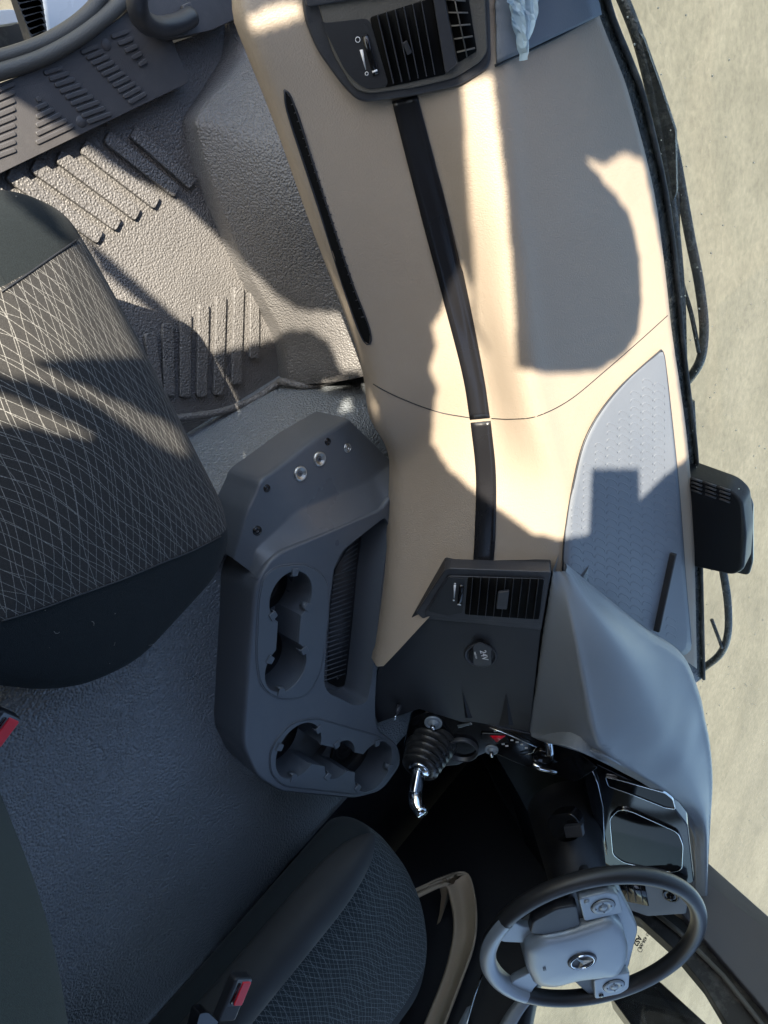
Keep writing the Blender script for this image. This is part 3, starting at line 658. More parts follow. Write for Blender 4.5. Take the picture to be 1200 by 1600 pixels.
# driver-side vent and light knob seen through the wheel
vf = Fr((.80, .72, .68), (1, -.25, 0), (0, .35, .93))
dv = prism('driver_vent', vf, [(948, 1372), (1030, 1376), (1060, 1382), (1075, 1402), (1072, 1428), (1012, 1432), (955, 1412)], -.02, 0, GREYTOP, dash, r=.005, bevel=.002)
prism('vent_mouth', vf, [(952, 1380), (1008, 1384), (1014, 1416), (958, 1404)], .0003, .001, GLOSS, dv, r=.003, bevel=0)
for i in range(5):
    t = (i + .5) / 5; a = Vector((952, 1382)).lerp(Vector((1006, 1386)), t); b = a + Vector((4, 24)); link('slat', bar_bm(vf.w(*vf.pix(*a, .004), .004), vf.w(*vf.pix(*b, .004), .004), .001, .005, vf.n), DARK, dv)
lathe('light_knob', vf.mat(*vf.pix(1048, 1400, .003), 0), [(.017, 0), (.017, .004), (.014, .005), (.013, .003), (.007, .003), (.006, .012), (0, .013)], GLOSS, dv, n=30)
# ------------------------------------------------------------------ film scrap
FILM = glass('blue_film', (.62, .78, .86))
bm = bmesh.new(); rws = []
for i in range(18):
    t = i / 17; L = Vector((768, -60)).lerp(Vector((801, 96)), t) + Vector((3 * math.sin(t * 9), 0)); Rr = Vector((850, -60)).lerp(Vector((803, 97)), t ** 1.3) + Vector((4 * math.sin(t * 12), 0))
    rws.append([D(*(L.lerp(Rr, s / 13)[:]), .016 + .005 * math.sin(s * 1.1 + t * 5) + .003 * math.sin(t * 13 + s * 2.3)) for s in range(14)])
grid(bm, rws)
fm, t, p = nodes('cling_film'); p.inputs['Base Color'].default_value = (.45, .60, .70, 1); p.inputs['Roughness'].default_value = .2; p.inputs['Alpha'].default_value = .7
tag(link('plastic_film', bm, fm, smooth=False, loc=D(800, 40)), 'loose scrap of pale blue protective plastic film on the passenger end of the dashboard', 'plastic film')
# ------------------------------------------------------------------ console with cup holders
ZT = .335
con = thing('cup_console', (-.2, .45, .24), 'charcoal console with two cup holder inserts and an open tray on the engine cover', 'console')
hz = horiz(ZT)
outl = rpoly(quad2(hz, [(614, 772), (598, 797), (432, 868), (402, 912), (390, 1050), (382, 1165), (404, 1213), (440, 1236), (555, 1247), (598, 1235), (628, 1193), (622, 1166), (588, 1140), (586, 1105), (592, 1010), (604, 900), (615, 800)]), .022, 6)
def ring3(p, z): return [Vector((a, b, z)) for a, b in p]
rows = [ring3(off2(outl, -.003), .20), ring3(off2(outl, -.001), .27), ring3(off2(outl, .002), .318), ring3(off2(outl, .003), .328), ring3(off2(outl, .0015), .3325), ring3(off2(outl, -.002), ZT)]
bm = bmesh.new(); vs = grid(bm, rows, close=True); bm.faces.new(vs[-1]); bm.faces.new(vs[0][::-1])
body = link('body', bm, CONS, con)
def cutter(poly, z0, z1):
    o = link('cut', prism_bm(horiz(0), poly, z0, z1), CONS, smooth=False); return o
def circ2(c, r_, n=36): return [(c[0] + r_ * math.cos(2 * math.pi * k / n), c[1] + r_ * math.sin(2 * math.pi * k / n)) for k in range(n)]
cA = hz.pix(454, 933); cB = hz.pix(446, 1042); cC = hz.pix(466, 1172); cE = hz.pix(583, 1197); cDm = hz.pix(530, 1186)
RA = RB_ = RC = RE = 0
def rad(px, y0, y1): return (Vector(hz.pix(px, y0)) - Vector(hz.pix(px, y1))).length / 2
RA = rad(454, 893, 974); RB_ = rad(446, 1004, 1080); RC = rad(466, 1132, 1214); RE = rad(583, 1162, 1234); RD = RE * .72; print('radii', RA, RB_, RC, RE)
def neck(a, b, w_):
    a = Vector(a); b = Vector(b); t = (b - a).normalized(); s = Vector((-t.y, t.x)) * w_ / 2
    return [(a + s)[:], (b + s)[:], (b - s)[:], (a - s)[:]]
trayp = rpoly(quad2(hz, [(602, 806), (610, 822), (598, 900), (582, 1060), (574, 1098), (556, 1104), (512, 1084), (505, 1068), (512, 960), (520, 890), (534, 860)]), .012, 5)
def tap(poly, z0, z1, d):    # tapered cutter
    b_ = bmesh.new(); g = grid(b_, [ring3(off2(poly, -d), z0), ring3(poly, z1)], close=True); b_.faces.new(g[0][::-1]); b_.faces.new(g[1]); return link('cut', b_, CONS, smooth=False)
holes = [(cA, RA), (cB, RB_), (cC, RC), (cE, RE), (cDm, RD)]
boolean(body, [cutter(circ2(c, r_ - .0005), .255, .40) for c, r_ in holes] + [cutter(neck(cA, cB, .050), .268, .40), cutter(neck(cC, cE, .040), .268, .40), tap(trayp, .272, .36, .004)])
for f in body.data.polygons: f.use_smooth = True
m = body.modifiers.new('bev', 'BEVEL'); m.width = .0018; m.segments = 2; m.angle_limit = R(40); m = body.modifiers.new('wn', 'WEIGHTED_NORMAL')
def insert(name, poly, cuts, label=None):
    o = link(name, prism_bm(hz, poly, -.004, .0022), CONS2, con)
    boolean(o, [cutter(c, .25, .40) for c in cuts])
    for f in o.data.polygons: f.use_smooth = True
    m = o.modifiers.new('bev', 'BEVEL'); m.width = .0014; m.segments = 2; m.angle_limit = R(40); o.modifiers.new('wn', 'WEIGHTED_NORMAL')
    bm = frame_bm(hz, off2(poly, .0022), off2(poly, .0002), -.004, .0012); link('groove_lip', bm, CONS, o)
    return o
p1_ = rpoly(quad2(hz, [(432, 885), (480, 880), (512, 905), (513, 960), (500, 1050), (480, 1085), (440, 1094), (408, 1075), (400, 1030), (404, 935), (412, 900)]), .03, 6)
i1 = insert('cup_insert', p1_, [circ2(cA, RA - .0015), circ2(cB, RB_ - .0015), neck(cA, cB, .046)])
p2_ = rpoly(quad2(hz, [(432, 1155), (455, 1130), (492, 1122), (590, 1150), (618, 1172), (620, 1190), (592, 1230), (560, 1240), (440, 1226), (422, 1205), (422, 1175)]), .02, 6)
i2 = insert('cup_insert', p2_, [circ2(cC, RC - .0015), circ2(cE, RE - .0015), circ2(cDm, RD - .001), neck(cC, cE, .036)])
def tabs(c, r_, degs, par):
    for dg in degs:
        d = R(dg); dx, dy = math.cos(d), math.sin(d); fr_ = Fr((c[0] + dx * r_, c[1] + dy * r_, ZT + .002), (-dy, dx, 0), (-dx, -dy, 0))
        o = prism('tab', fr_, [(-.007, -.006), (.007, -.006), (.0055, .007), (-.0055, .007)], -.001, .0025, CONS2, par, r=.002, bevel=.001, is2d=True)
        link('tab_blade', bar_bm(fr_.w(-.005, .006, -.006), fr_.w(.005, .006, -.006), .012, .0015, fr_.y), CONS2, o)
def ang(c, px, py):
    q = hz.pix(px, py); return math.degrees(math.atan2(q[1] - c[1], q[0] - c[0]))
for c, r_, L, pr in ((cA, RA - .002, ((460, 888), (418, 968), (492, 955)), i1), (cB, RB_ - .002, ((416, 1028), (478, 1012), (438, 1080)), i1), (cC, RC - .002, ((432, 1166), (496, 1140), (456, 1222)), i2), (cE, RE - .002, ((588, 1160), (556, 1232), (612, 1198)), i2), (cDm, RD - .001, ((524, 1160), (508, 1216)), i2)):
    tabs(c, r_, [ang(c, *q) for q in L], pr)
for c, r_ in holes[:4]:
    o = lathe('cup_well', Matrix.Translation((c[0], c[1], .2555)), [(r_ - .001, .018), (r_ - .003, .002), (r_ - .006, 0), (.024, 0), (.0235, .0008), (.0225, .0008), (.022, 0), (.016, 0), (.0155, .0008), (.0145, .0008), (.014, 0), (.007, 0), (.0065, .0008), (0, .0008)], DARKM, con)
tf = horiz(.2735)
rm = prism('tray_mat', tf, [(560, 830), (566, 830), (540, 1070), (528, 1074), (512, 1066), (516, 960), (524, 890)], -.001, .0012, DARKM, con, r=.004, bevel=0)
for i in range(30):
    t = (i + .5) / 30; y = 836 + t * 226; xr = 562 - t * 22; xl = 556 - t * 46 if t < .25 else 541 - t * 28
    link('mat_rib', bar_bm(tf.w(*tf.pix(xl - 14, y + 7), .0015), tf.w(*tf.pix(xr - 2, y - 6), .0015), .0018, .0022, (0, 0, 1)), CONS, rm)
s_, t_ = tf.pix(526, 1058); lathe('tray_screw', tf.mat(s_, t_, .001), [(.004, 0), (.004, .002), (.002, .0025), (.0015, .001), (0, .001)], DARK, con, n=16)
# screw flange on the passenger end
g0 = Zs([(619, 760), (601, 796), (516, 832), (436, 868), (403, 906)], .3325)
g1 = Zs([(612, 722), (575, 752), (462, 800), (400, 858), (390, 892)], .307)
g3 = Zs([(546, 657), (488, 692), (410, 752), (388, 800), (366, 874)], .297)
def lin(c, n): 
    q = []; 
    for k in range(n):
        t = k / (n - 1) * (len(c) - 1); a_ = min(int(t), len(c) - 2); q.append(c[a_].lerp(c[a_ + 1], t - a_))
    return q
gr = [[p - Vector((0, 0, .02)) for p in g0], g0, mid(g0, g1, .06, .0), mid(g0, g1, .94, .0), g1, mid(g1, g3, .06), mid(g1, g3, .95), g3, [p + Vector((-.002, 0, -.003)) for p in g3], [p + Vector((-.003, 0, -.012)) for p in g3], [p + Vector((-.004, 0, -.08)) for p in g3]]
bm = bmesh.new(); grid(bm, [cr(lin(c, 13), 50) for c in gr])
bmesh.ops.recalc_face_normals(bm, faces=bm.faces); bm.normal_update(); BF = BVHTree.FromBMesh(bm); fl = link('screw_flange', bm, CONS, con)
def nm(px, py):
    h = BF.ray_cast(CAM, ray(px, py).normalized()); n_ = h[1] if h[1].dot(ray(px, py)) < 0 else -h[1]; return h[0], n_
def atn(px, py):
    q, n_ = nm(px, py); f_ = Fr(q, Vector((1, 0, 0)) - n_ * n_.x, n_.cross(Vector((1, 0, 0)))); return f_.mat()
for c in ((499, 717), (469, 740)):
    o = lathe('cup_washer', atn(*c), [(.0125, -.001), (.0122, .0018), (.0108, .0034), (.0085, .0026), (.004, -.0008), (0, -.001)], STEEL, fl, n=36)
    lathe('screw_head', atn(*c), [(.0022, -.001), (.002, .001), (0, .001)], DARK, o, n=12)
for c, r_ in (((543, 700), .0062), ((512, 690), .005), ((417, 763), .005), ((402, 829), .0062)):
    o = lathe('screw', atn(*c), [(r_ * 1.25, .0), (r_ * 1.15, .0012), (r_, .0010), (r_ * .95, -.0004), (r_ * .85, .0012), (r_ * .3, .0016), (r_ * .25, 0), (0, 0)], STEEL if r_ > .0055 and c[0] > 500 else GLOSS, fl, n=24)
# ------------------------------------------------------------------ gear lever
gl = thing('gear_lever', (.19, .53, .40), 'dash mounted gear lever with black ribbed rubber boot and chrome shank beside the cup console', 'gear lever')
ba = P(684, 1136, 1, .60); dep_ = (ba - CAM).dot(-b_ax)
def PD(px, py, k=1): return CAM + ray(px, py) * (dep_ * k / FPX)
bb = PD(655, 1203, .95); axd = (bb - ba).normalized(); L_ = (bb - ba).length
mA = Matrix.Identity(4); xx = axd.cross(Vector((0, 0, 1))).normalized(); yy = axd.cross(xx)
for i, v in enumerate((xx, yy, axd)):
    for k in range(3): mA[k][i] = v[k]
mA.translation = ba
prf = [(.054, -.01), (.054, 0)]
for i in range(8):
    t = i / 8; r0_ = .056 * (1 - t) + .034 * t; prf += [(r0_ * .76, L_ * (t + .01)), (r0_ * 1.0, L_ * (t + .045)), (r0_ * 1.0, L_ * (t + .075)), (r0_ * .76, L_ * (t + .115))]
prf += [(.024, L_), (.0, L_)]
lathe('boot', mA, prf, mat('boot_rubber', (.018, .018, .018), .3, .2, 600, var=.1, dust=.1), gl, n=48)
lathe('collar', mA, [(.019, L_ - .004), (.021, L_), (.019, L_ + .004), (0, L_ + .004)], CHROME, gl)
c1 = PD(649, 1238, .94); c2 = PD(650, 1258, .94); c3 = PD(661, 1272, .93)
link('shank', bar_bm(bb, c1 + (c1 - bb) * .1, .027, .016, (0, 0, 1)), CHROME, gl, bevel=.004)
tube('lever_tip', [c1, c2, c3 - (c3 - c2) * .3, c3], [.0125, .0145, .013, .011], CHROME, gl, n=16)
lathe('base_ring', mA, [(.058, -.006), (.058, .001), (.055, .003), (.052, 0)], GLOSS, gl)
# ------------------------------------------------------------------ steering wheel
yw, tl = -.0677, .8482
WN = Vector((math.sin(yw) * math.cos(tl), -math.cos(yw) * math.cos(tl), math.sin(tl)))
wf = Fr((.5825, .5389, .6971), (math.cos(yw), math.sin(yw), 0), WN.cross(Vector((math.cos(yw), math.sin(yw), 0))))
sw = thing('steering_wheel', wf.w(0, 0, 0), 'black leather steering wheel with pale grey hub and star emblem', 'steering wheel')
RR = .209
bm = bmesh.new(); rws = []
for i in range(120):
    a = 2 * math.pi * i / 120; bump = .0012 * math.sin(a * 60) if (R(-50) < (a if a < math.pi else a - 2 * math.pi) < R(20) or abs(a - math.pi) < R(35)) else 0
    rws.append([wf.w((RR + (.0155) * math.cos(q)) * math.cos(a), (RR + .0155 * math.cos(q)) * math.sin(a), (.0165 + (bump if math.cos(q) < 0 else 0)) * math.sin(q)) for q in [2 * math.pi * k / 20 for k in range(20)]])
rws.append(rws[0]); grid(bm, rws, close=True); bmesh.ops.remove_doubles(bm, verts=bm.verts, dist=1e-6)
link('rim', bm, LEATH, sw)
bm = bmesh.new(); rws = []          # silver lower arc of the rim
for i in range(50):
    a = R(228 + i * 84 / 49)
    rws.append([wf.w((RR + rr) * math.cos(a), (RR + rr) * math.sin(a), hh) for rr, hh in ((-.017, -.012), (-.0172, .0), (-.013, .0115), (-.004, .0172), (.005, .017), (.0125, .012), (.016, .004))])
grid(bm, rws); link('rim_inlay', bm, SILVER, sw)
def W(l, h=0): return [wf.pix(x, y, h) for x, y in l]
# spokes
prism('spoke', wf, [(-.195, .045), (-.10, .035), (-.085, .03), (-.085, -.045), (-.12, -.055), (-.198, -.025)], -.014, .004, LEATH, sw, r=.01, bevel=.004, is2d=True)
prism('spoke', wf, [(.195, .045), (.10, .035), (.07, .03), (.07, -.045), (.12, -.055), (.198, -.025)], -.014, .004, LEATH, sw, r=.01, bevel=.004, is2d=True)
for s_ in (-1, 1):
    prism('lower_spoke', wf, [(s_ * .05, -.125), (s_ * .088, -.095), (s_ * .112, -.128), (s_ * .150, -.148), (s_ * .118, -.178), (s_ * .075, -.176), (s_ * .062, -.15)], -.012, .004, SILVER, sw, r=.012, bevel=.004, is2d=True)
hub = link('hub_pad', loft([[wf.w(x * k, y * k + dy, h) for x, y in (lambda q: q + [q[0]])(rpoly([(-.105, .036), (-.06, .056), (0, .062), (.06, .056), (.105, .036), (.098, .0), (.088, -.05), (.094, -.098), (.07, -.132), (0, -.140), (-.07, -.132), (-.094, -.098), (-.088, -.05), (-.098, .0)], .016, 4))] for k, dy, h in ((1.0, 0, -.03), (1.0, 0, .014), (.985, 0, .021), (.94, -.001, .026), (.8, -.005, .030), (.4, -.02, .031), (.01, -.035, .031))], 220), SILVER, sw)
prism('hub_back', wf, [(-.15, .062), (0, .092), (.15, .062), (.11, .0), (.085, -.06), (.06, -.12), (-.06, -.12), (-.085, -.06), (-.11, .0)], -.035, -.004, SILVER, sw, r=.02, is2d=True, bevel=.004)
# dark cover blocks on the left spoke
prism('spoke_cover', wf, [(-.168, -.022), (-.098, -.022), (-.092, -.085), (-.11, -.118), (-.148, -.108), (-.172, -.06)], .0, .020, DARKM, sw, r=.01, bevel=.004, is2d=True)
for s_ in (-1, 1):
    o = prism('button_pad', wf, [(s_ * .108, .060), (s_ * .172, .054), (s_ * .186, .035), (s_ * .184, -.018), (s_ * .108, -.014)], .002, .019, SILVER, sw, r=.008, bevel=.003, is2d=True)
    ctr = (s_ * .145, .024)
    lathe('ring_button', wf.mat(*ctr, .019), [(.0215, -.001), (.0215, .001), (.0205, .0035), (.009, .0028), (.0085, .001), (.008, .001), (.0075, .004), (0, .0045)], SILVER, o, n=36)
    lathe('ring_gap', wf.mat(*ctr, .0192), [(.0215, 0), (.0215, .0006), (.0232, .0006), (.0232, 0)], GLOSS, o, n=36)
    lathe('small_button', wf.mat(s_ * .172, -.004, .0192), [(.005, 0), (.005, .002), (.004, .003), (0, .003)], GLOSS if s_ > 0 else SILVER, o, n=20)
    for dx, dy in ((0, .0145), (0, -.0145), (.0145, 0), (-.0145, 0)):
        prism('button_mark', wf, [(ctr[0] + dx - .0018, ctr[1] + dy - .0012), (ctr[0] + dx + .0018, ctr[1] + dy - .0012), (ctr[0] + dx, ctr[1] + dy + .0018)], .0222, .0235, GREYP, o, r=0, bevel=0, is2d=True)
em = lathe('emblem', wf.mat(0, -.032, .0312), [(.0285, -.002), (.0285, .001), (.0265, .0035), (.0235, .0025), (.0225, .001), (0, .001)], DARK, sw, n=48)
lathe('emblem_ring', wf.mat(0, -.032, .0325), [(.0238, .0005), (.0234, .003), (.0225, .0036), (.0214, .003), (.021, .0005)], CHROME, em, n=48)
bm = bmesh.new(); c_ = bm.verts.new(wf.w(0, -.032, .0395))
pt = []
for k in range(6):
    a = R(90 + 60 * k); r_ = .0222 if k % 2 == 0 else .0042; pt.append(bm.verts.new(wf.w(r_ * math.cos(a), -.032 + r_ * math.sin(a), .0350 if k % 2 == 0 else .0335)))
for k in range(6): bm.faces.new((c_, pt[k], pt[(k + 1) % 6]))
link('emblem_star', bm, STEEL, em, smooth=False)
text('airbag_print', 'SRS', .009, wf, 0, -.106, .0312, GREYP, sw)
for s_ in (-1, 1):
    prism('horn_mark', wf, [(s_ * .055 - .004, .020), (s_ * .055 + .004, .020), (s_ * .055 + .004, .027), (s_ * .055 - .004, .027)], .0245, .0292, GREYP, sw, r=.002, bevel=0, is2d=True)
# column cowl and stalks
cl = thing('steering_column', (.58, .70, .50), 'dark steering column cowl with ignition switch left of the wheel', 'steering column')
ax_ = wf.n; c0_ = wf.w(0, 0, -.04)
bm = bmesh.new(); rws = []
for i in range(20):
    t = i / 19; c = c0_ + Vector((-.01 - .02 * t ** 2,   .18 * t, -.16 * t)) ; rx = .05 + .045 * math.sin(math.pi * min(1, t * 1.1)) + .03 * t; ry = .05 + .03 * t
    rws.append([c + wf.x * rx * math.cos(q) + wf.y * ry * math.sin(q) for q in [2 * math.pi * k / 32 for k in range(32)]])
vs = grid(bm, rws, close=True); bm.faces.new(vs[0]); BC = BVHTree.FromBMesh(bm); link('cowl', bm, DARKM, cl)
kc = P(888, 1296, 1, .62)
kf = Fr(kc, (1, -.6, 0), (0.0, .25, .97))
o = prism('ignition_bezel', kf, [(853, 1282), (866, 1272), (893, 1270), (906, 1288), (904, 1312), (880, 1318), (862, 1308)], -.03, .002, GLOSS, cl, r=.012, bevel=.003)
prism('ignition_key', kf, [(880, 1292), (908, 1290), (911, 1308), (884, 1310)], .003, .016, DARK, o, r=.003, bevel=.002)
tube('stalk', [wf.w(-.05, .02, -.045), wf.w(-.12, .02, -.05), wf.w(-.17, .01, -.04)], [.009, .008, .011], DARKM, cl)
tube('stalk', [wf.w(.05, -.05, -.045), wf.w(.12, -.07, -.06), wf.w(.17, -.09, -.06)], [.009, .008, .011], SILVER, cl)
# ------------------------------------------------------------------ seats
def cushion(name, planpx, z, zt, m, parent, r=.05, zb=.18, crown=.02, ins=.05, tilt=0):
    hh = horiz(z); poly = rpoly([hh.pix(x, y) if not isinstance(x, str) else (float(y[0]), y[1]) for x, y in planpx], r, 7)
    cx = sum(p[0] for p in poly) / len(poly); cy = sum(p[1] for p in poly) / len(poly)
    rows = []
    for d, zz in ((-.035, zb), (-.012, zb + .02), (-.002, z - .035), (0, z - .02), (0, z), (-.004, z + .3 * (zt - z)), (-.014, z + .62 * (zt - z)), (-.028, z + .86 * (zt - z)), (-.045, zt - .002)):
        rows.append([Vector((a, b, zz)) for a, b in off2(poly, d)])
    last = rows[-1]
    for k, cz in ((.85, .3), (.65, .6), (.45, .85), (.25, .96), (.08, 1)):
        rows.append([Vector((cx + (p.x - cx) * k, cy + (p.y - cy) * k, zt + crown * cz)) for p in last])
    bm = bmesh.new(); vs = grid(bm, rows, close=True); bm.faces.new(vs[-1]); bm.faces.new(vs[0][::-1])
    return link(name, bm, m, parent, sub=1)
ps = thing('passenger_seat', (-.68, .15, 0), 'patterned dark cloth passenger seat lit by a band of sun beside the door', 'seat')
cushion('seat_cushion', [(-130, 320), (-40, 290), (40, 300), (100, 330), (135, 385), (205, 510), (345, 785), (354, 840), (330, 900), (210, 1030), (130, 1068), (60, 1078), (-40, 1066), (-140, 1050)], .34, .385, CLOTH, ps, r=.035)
# raised centre welt lines are in the cloth; seams:
def rr_box(x0, x1, prof_yz, m, parent, name, rnd=.05):
    """slab between x0 and x1 following a (y,z) front line, soft edges"""
    rows = []; c = cr([Vector((0, y, z)) for y, z in prof_yz], 16)
    for i, p in enumerate(c):
        row = []
        for k in range(28):
            q = 2 * math.pi * k / 28; ex = abs(math.cos(q)) ** .5 * (1 if math.cos(q) > 0 else -1); ey = abs(math.sin(q)) ** .6 * (1 if math.sin(q) > 0 else -1)
            tp = 1 - .25 * (i / 15) ** 4
            row.append(Vector(((x0 + x1) / 2 + (x1 - x0) / 2 * ex * tp, p.y - .05 + .055 * ey, p.z)))
        rows.append(row)
    bm = bmesh.new(); vs = grid(bm, rows, close=True); bm.faces.new(vs[0]); bm.faces.new(vs[-1]); return link(name, bm, m, parent, sub=1)
rr_box(-.80, -.454, [(.015, .30), (-.002, .42), (-.02, .52), (-.045, .66), (-.08, .78), (-.17, 1.02)], CLOTHB, ps, 'backrest')
box('seat_base', (-.68, .10, .10), (.36, .36, .2), DARKM, ps, bevel=.02)
ds = thing('driver_seat', (.42, .15, 0), 'dark driver seat with wavy line cloth and folded side bolster behind the steering wheel', 'seat')
cushion('seat_cushion', [('w', (.15, -.4)), ('w', (.15, .34)), (592, 1300), (632, 1350), (655, 1405), (663, 1465), (648, 1540), (560, 1660), (400, 1800), ('w', (.2, -.45))], .40, .44, CLOTHD, ds, r=.06, zb=.325)
bo = []
A0 = Vector((.166, .345, .470)); A2 = Vector((.166, -.40, .470))
rows = []
for i in range(24):
    t = i / 23; c = A0.lerp(A2, t); d = (A2 - A0).normalized(); s = Vector((-d.y, d.x, 0)); sc_ = min(1, math.sqrt(max(0.02, 1 - (1 - min(1, t * 5)) ** 2)))
    rows.append([c + s * (.040 * sc_ * abs(math.cos(q)) ** .8 * (1 if math.cos(q) > 0 else -1)) + Vector((0, 0, -.035 + .038 * sc_ * abs(math.sin(q)) ** .8 * (1 if math.sin(q) > 0 else -1))) for q in [2 * math.pi * k / 24 for k in range(24)]])
bm = bmesh.new(); vs = grid(bm, rows, close=True); bm.faces.new(vs[0]); bm.faces.new(vs[-1])
link('side_bolster', bm, mat('bolster_velour', (.018, .02, .022), .8, .3, 1500, kind='noise', var=.2, vscale=12), ds, sub=1)
box('seat_base', (.60, .05, .14), (.34, .5, .28), DARKM, ds, bevel=.02)
box('seat_side_panel', (.19, -.15, .36), (.05, .30, .05), DARKM, ds, bevel=.015)
# belt buckles
def buckle(c, d, up, label):
    c = Vector(c); d = Vector(d).normalized(); f_ = Fr(c, d, Vector(up).cross(d)); o = thing('belt_buckle', c - f_.n * .02, label, 'seat belt buckle', 'seat belt buckles')
    prism('housing', f_, [(-.042, -.016), (.022, -.016), (.022, .016), (-.042, .016)], -.018, 0, DARKM, o, r=.006, bevel=.004, is2d=True)
    prism('release_button', f_, [(-.016, -.0125), (.018, -.0125), (.018, .002), (-.016, .002)], .0003, .0035, REDB, o, r=.002, bevel=.001, is2d=True)
    prism('tongue_slot', f_, [(-.014, .004), (.016, .004), (.016, .0085), (-.014, .0085)], .0002, .001, GLOSS, o, r=.001, bevel=0, is2d=True)
    prism('button_edge', f_, [(-.018, -.0145), (.020, -.0145), (.020, .011), (-.018, .011)], -.001, .0003, GREYP, o, r=.002, bevel=0, is2d=True)
a = Z(364, 1573, .50); b = Z(381, 1532, .50)
buckle((a + b) / 2, b - a, (-.1, -.1, 1), 'red buttoned seat belt buckle between the driver seat bolster and engine cover')
a = Z(-12, 1158, .36); b = Z(12, 1126, .36)
buckle((a + b) / 2, b - a, (0, .2, 1), 'red buttoned seat belt buckle cut by the frame beside the passenger seat')
tag(link('seat_switch', prism_bm(horiz(.46), rpoly([horiz(.46).pix(*q) for q in ((312, 1584), (325, 1582), (345, 1600), (300, 1630))], .005), -.02, 0), GLOSS, bevel=.002, loc=Z(320, 1600, .45)), 'small glossy black seat control behind the driver side belt buckle', 'seat switch')
# ------------------------------------------------------------------ windscreen, wipers, cab body
ws = thing('windscreen', (0, 1.12, .66), 'wide curved front windscreen above the dashboard with yard beyond', 'windscreen')
low = [p + Vector((0, .03, -.01)) for p in cr(C4 + [Z(1107, 1170, .66), Z(1100, 1330, .64)], 40)]
low = cr([Vector((-1.02, .93, .64)), Vector((-.9, 1.03, .64)), Vector((-.66, 1.115, .64)), Vector((-.3, 1.15, .64)), Vector((0, 1.16, .64)), Vector((.4, 1.14, .64)), Vector((.75, 1.07, .64)), Vector((1.0, .96, .64))], 40)
top = [Vector((p.x * .95, p.y * .86 - .04, 1.62)) for p in low]
bm = bmesh.new(); grid(bm, [[a.lerp(b, t) for a, b in zip(low, top)] for t in np.linspace(0, 1, 6)]); link('glass_pane', bm, GLASS, ws)
bm = bmesh.new(); drops = random.Random(3)
for i in range(260):
    t = drops.random() ** 1.5 * .35; k = drops.random() * 38; a_ = int(k); q = low[a_].lerp(low[a_ + 1], k - a_).lerp(top[a_].lerp(top[a_ + 1], k - a_), t); q.y += .002
    bmesh.ops.create_icosphere(bm, subdivisions=1, radius=drops.uniform(.0006, .0018), matrix=Matrix.Translation(q) @ Matrix.Diagonal((1, .5, 1, 1)))
o = link('water_drops', bm, mat('water', (.5, .5, .45), .05, 0), ws); tag(o, kind='stuff')
edge = cr([Z(x, y, .64) for x, y in ((928, -70), (950, 20), (978, 90), (1002, 155), (1036, 300), (1054, 430), (1062, 520), (1074, 620), (1084, 700), (1090, 800), (1093, 900), (1097, 1060))], 60)
bm = bmesh.new(); grid(bm, [[p + Vector((0, -.06, -.02)) for p in edge], edge, [p + Vector((0, .012, .0)) for p in edge], [p + Vector((0, .02, -.10)) for p in edge]])
link('rubber_gasket', bm, WETRUB, ws)
tube('gasket_bead', [p + Vector((0, .0, .004)) for p in edge], .004, RUB, ws, n=8)
YO = 1.19
def O(px, py, y=YO): return P(px, py, 1, y)
def wiper(label, blade, arm, y=YO, cowl=None):
    o = thing('wiper', O(*blade[0], y), label, 'wiper', 'windscreen wipers')
    tube('blade', cr([O(*p[:2], y) for p in blade], 50), .009, WETRUB, o, n=8)
    tube('arm', cr([O(*p, y + .03) for p in arm[0]], 40), .0085, WETRUB, o, n=8)
    for a in arm[1:]: tube('tie_rod', cr([O(*p, y + .02) for p in a], 20), .004, WETRUB, o, n=8)
    return o
w1 = wiper('wet black wiper along the passenger half of the windscreen base', [(962, -30), (1000, 70), (1030, 200), (1050, 330), (1062, 450), (1066, 560)], [[(1046, 205), (1058, 260), (1078, 370), (1092, 440), (1100, 510), (1095, 560), (1078, 590), (1062, 605)], [(1058, 300), (1062, 420), (1080, 490), (1092, 550)]])
prism('blade_cover', Fr(O(1040, 240), (1, 0, 0), (0, 0, 1)), [(985, 30), (1005, 60), (1030, 130), (1055, 205), (1057, 300), (1050, 320), (1032, 240), (1010, 130)], -.0, .006, WETRUB, w1, r=.003)
w2 = wiper('wet black wiper below the instrument hood on the driver half of the windscreen', [(1078, 628), (1083, 720), (1090, 900), (1092, 1000), (1094, 1052)], [[(1128, 880), (1137, 940), (1137, 990), (1125, 1022), (1098, 1045)], [(1112, 968), (1124, 1000), (1128, 1012)]])
# front camera housing outside the glass
ch = thing('camera_housing', P(1120, 800, 1, 1.16), 'black boxy camera housing with slotted end standing at the middle of the windscreen base', 'camera housing')
hfz = Fr(P(1075, 810, 1, 1.13), (1, 0, 0), (0, .1, 1))
HM = mat('housing_plastic', (.005, .005, .006), .4, spec=.25, grain=.2, gscale=500) if 1 else mat('x', (.012, .012, .014), .35, .3, 500, var=.1)
prism('shell', hfz, [(1060, 738), (1142, 768), (1160, 785), (1166, 840), (1162, 892), (1145, 900), (1100, 890), (1060, 882)], -.05, .0, HM, ch, r=.012, bevel=.012)
prism('rear_plate', hfz, [(1080, 726), (1160, 756), (1176, 790), (1176, 880), (1170, 900), (1100, 885)], -.085, -.075, GLOSS, ch, r=.01, bevel=.003)
for i in range(4):
    for j in range(3):
        a = Vector((1080 + j * 22, 747 + j * 7 + i * 6)); b = a + Vector((17, 6)); link('slot_bar', bar_bm(hfz.w(*hfz.pix(*a, .002), .002), hfz.w(*hfz.pix(*b, .002), .002), .0035, .003, hfz.n), SILVER if i == -1 else DARK, ch)
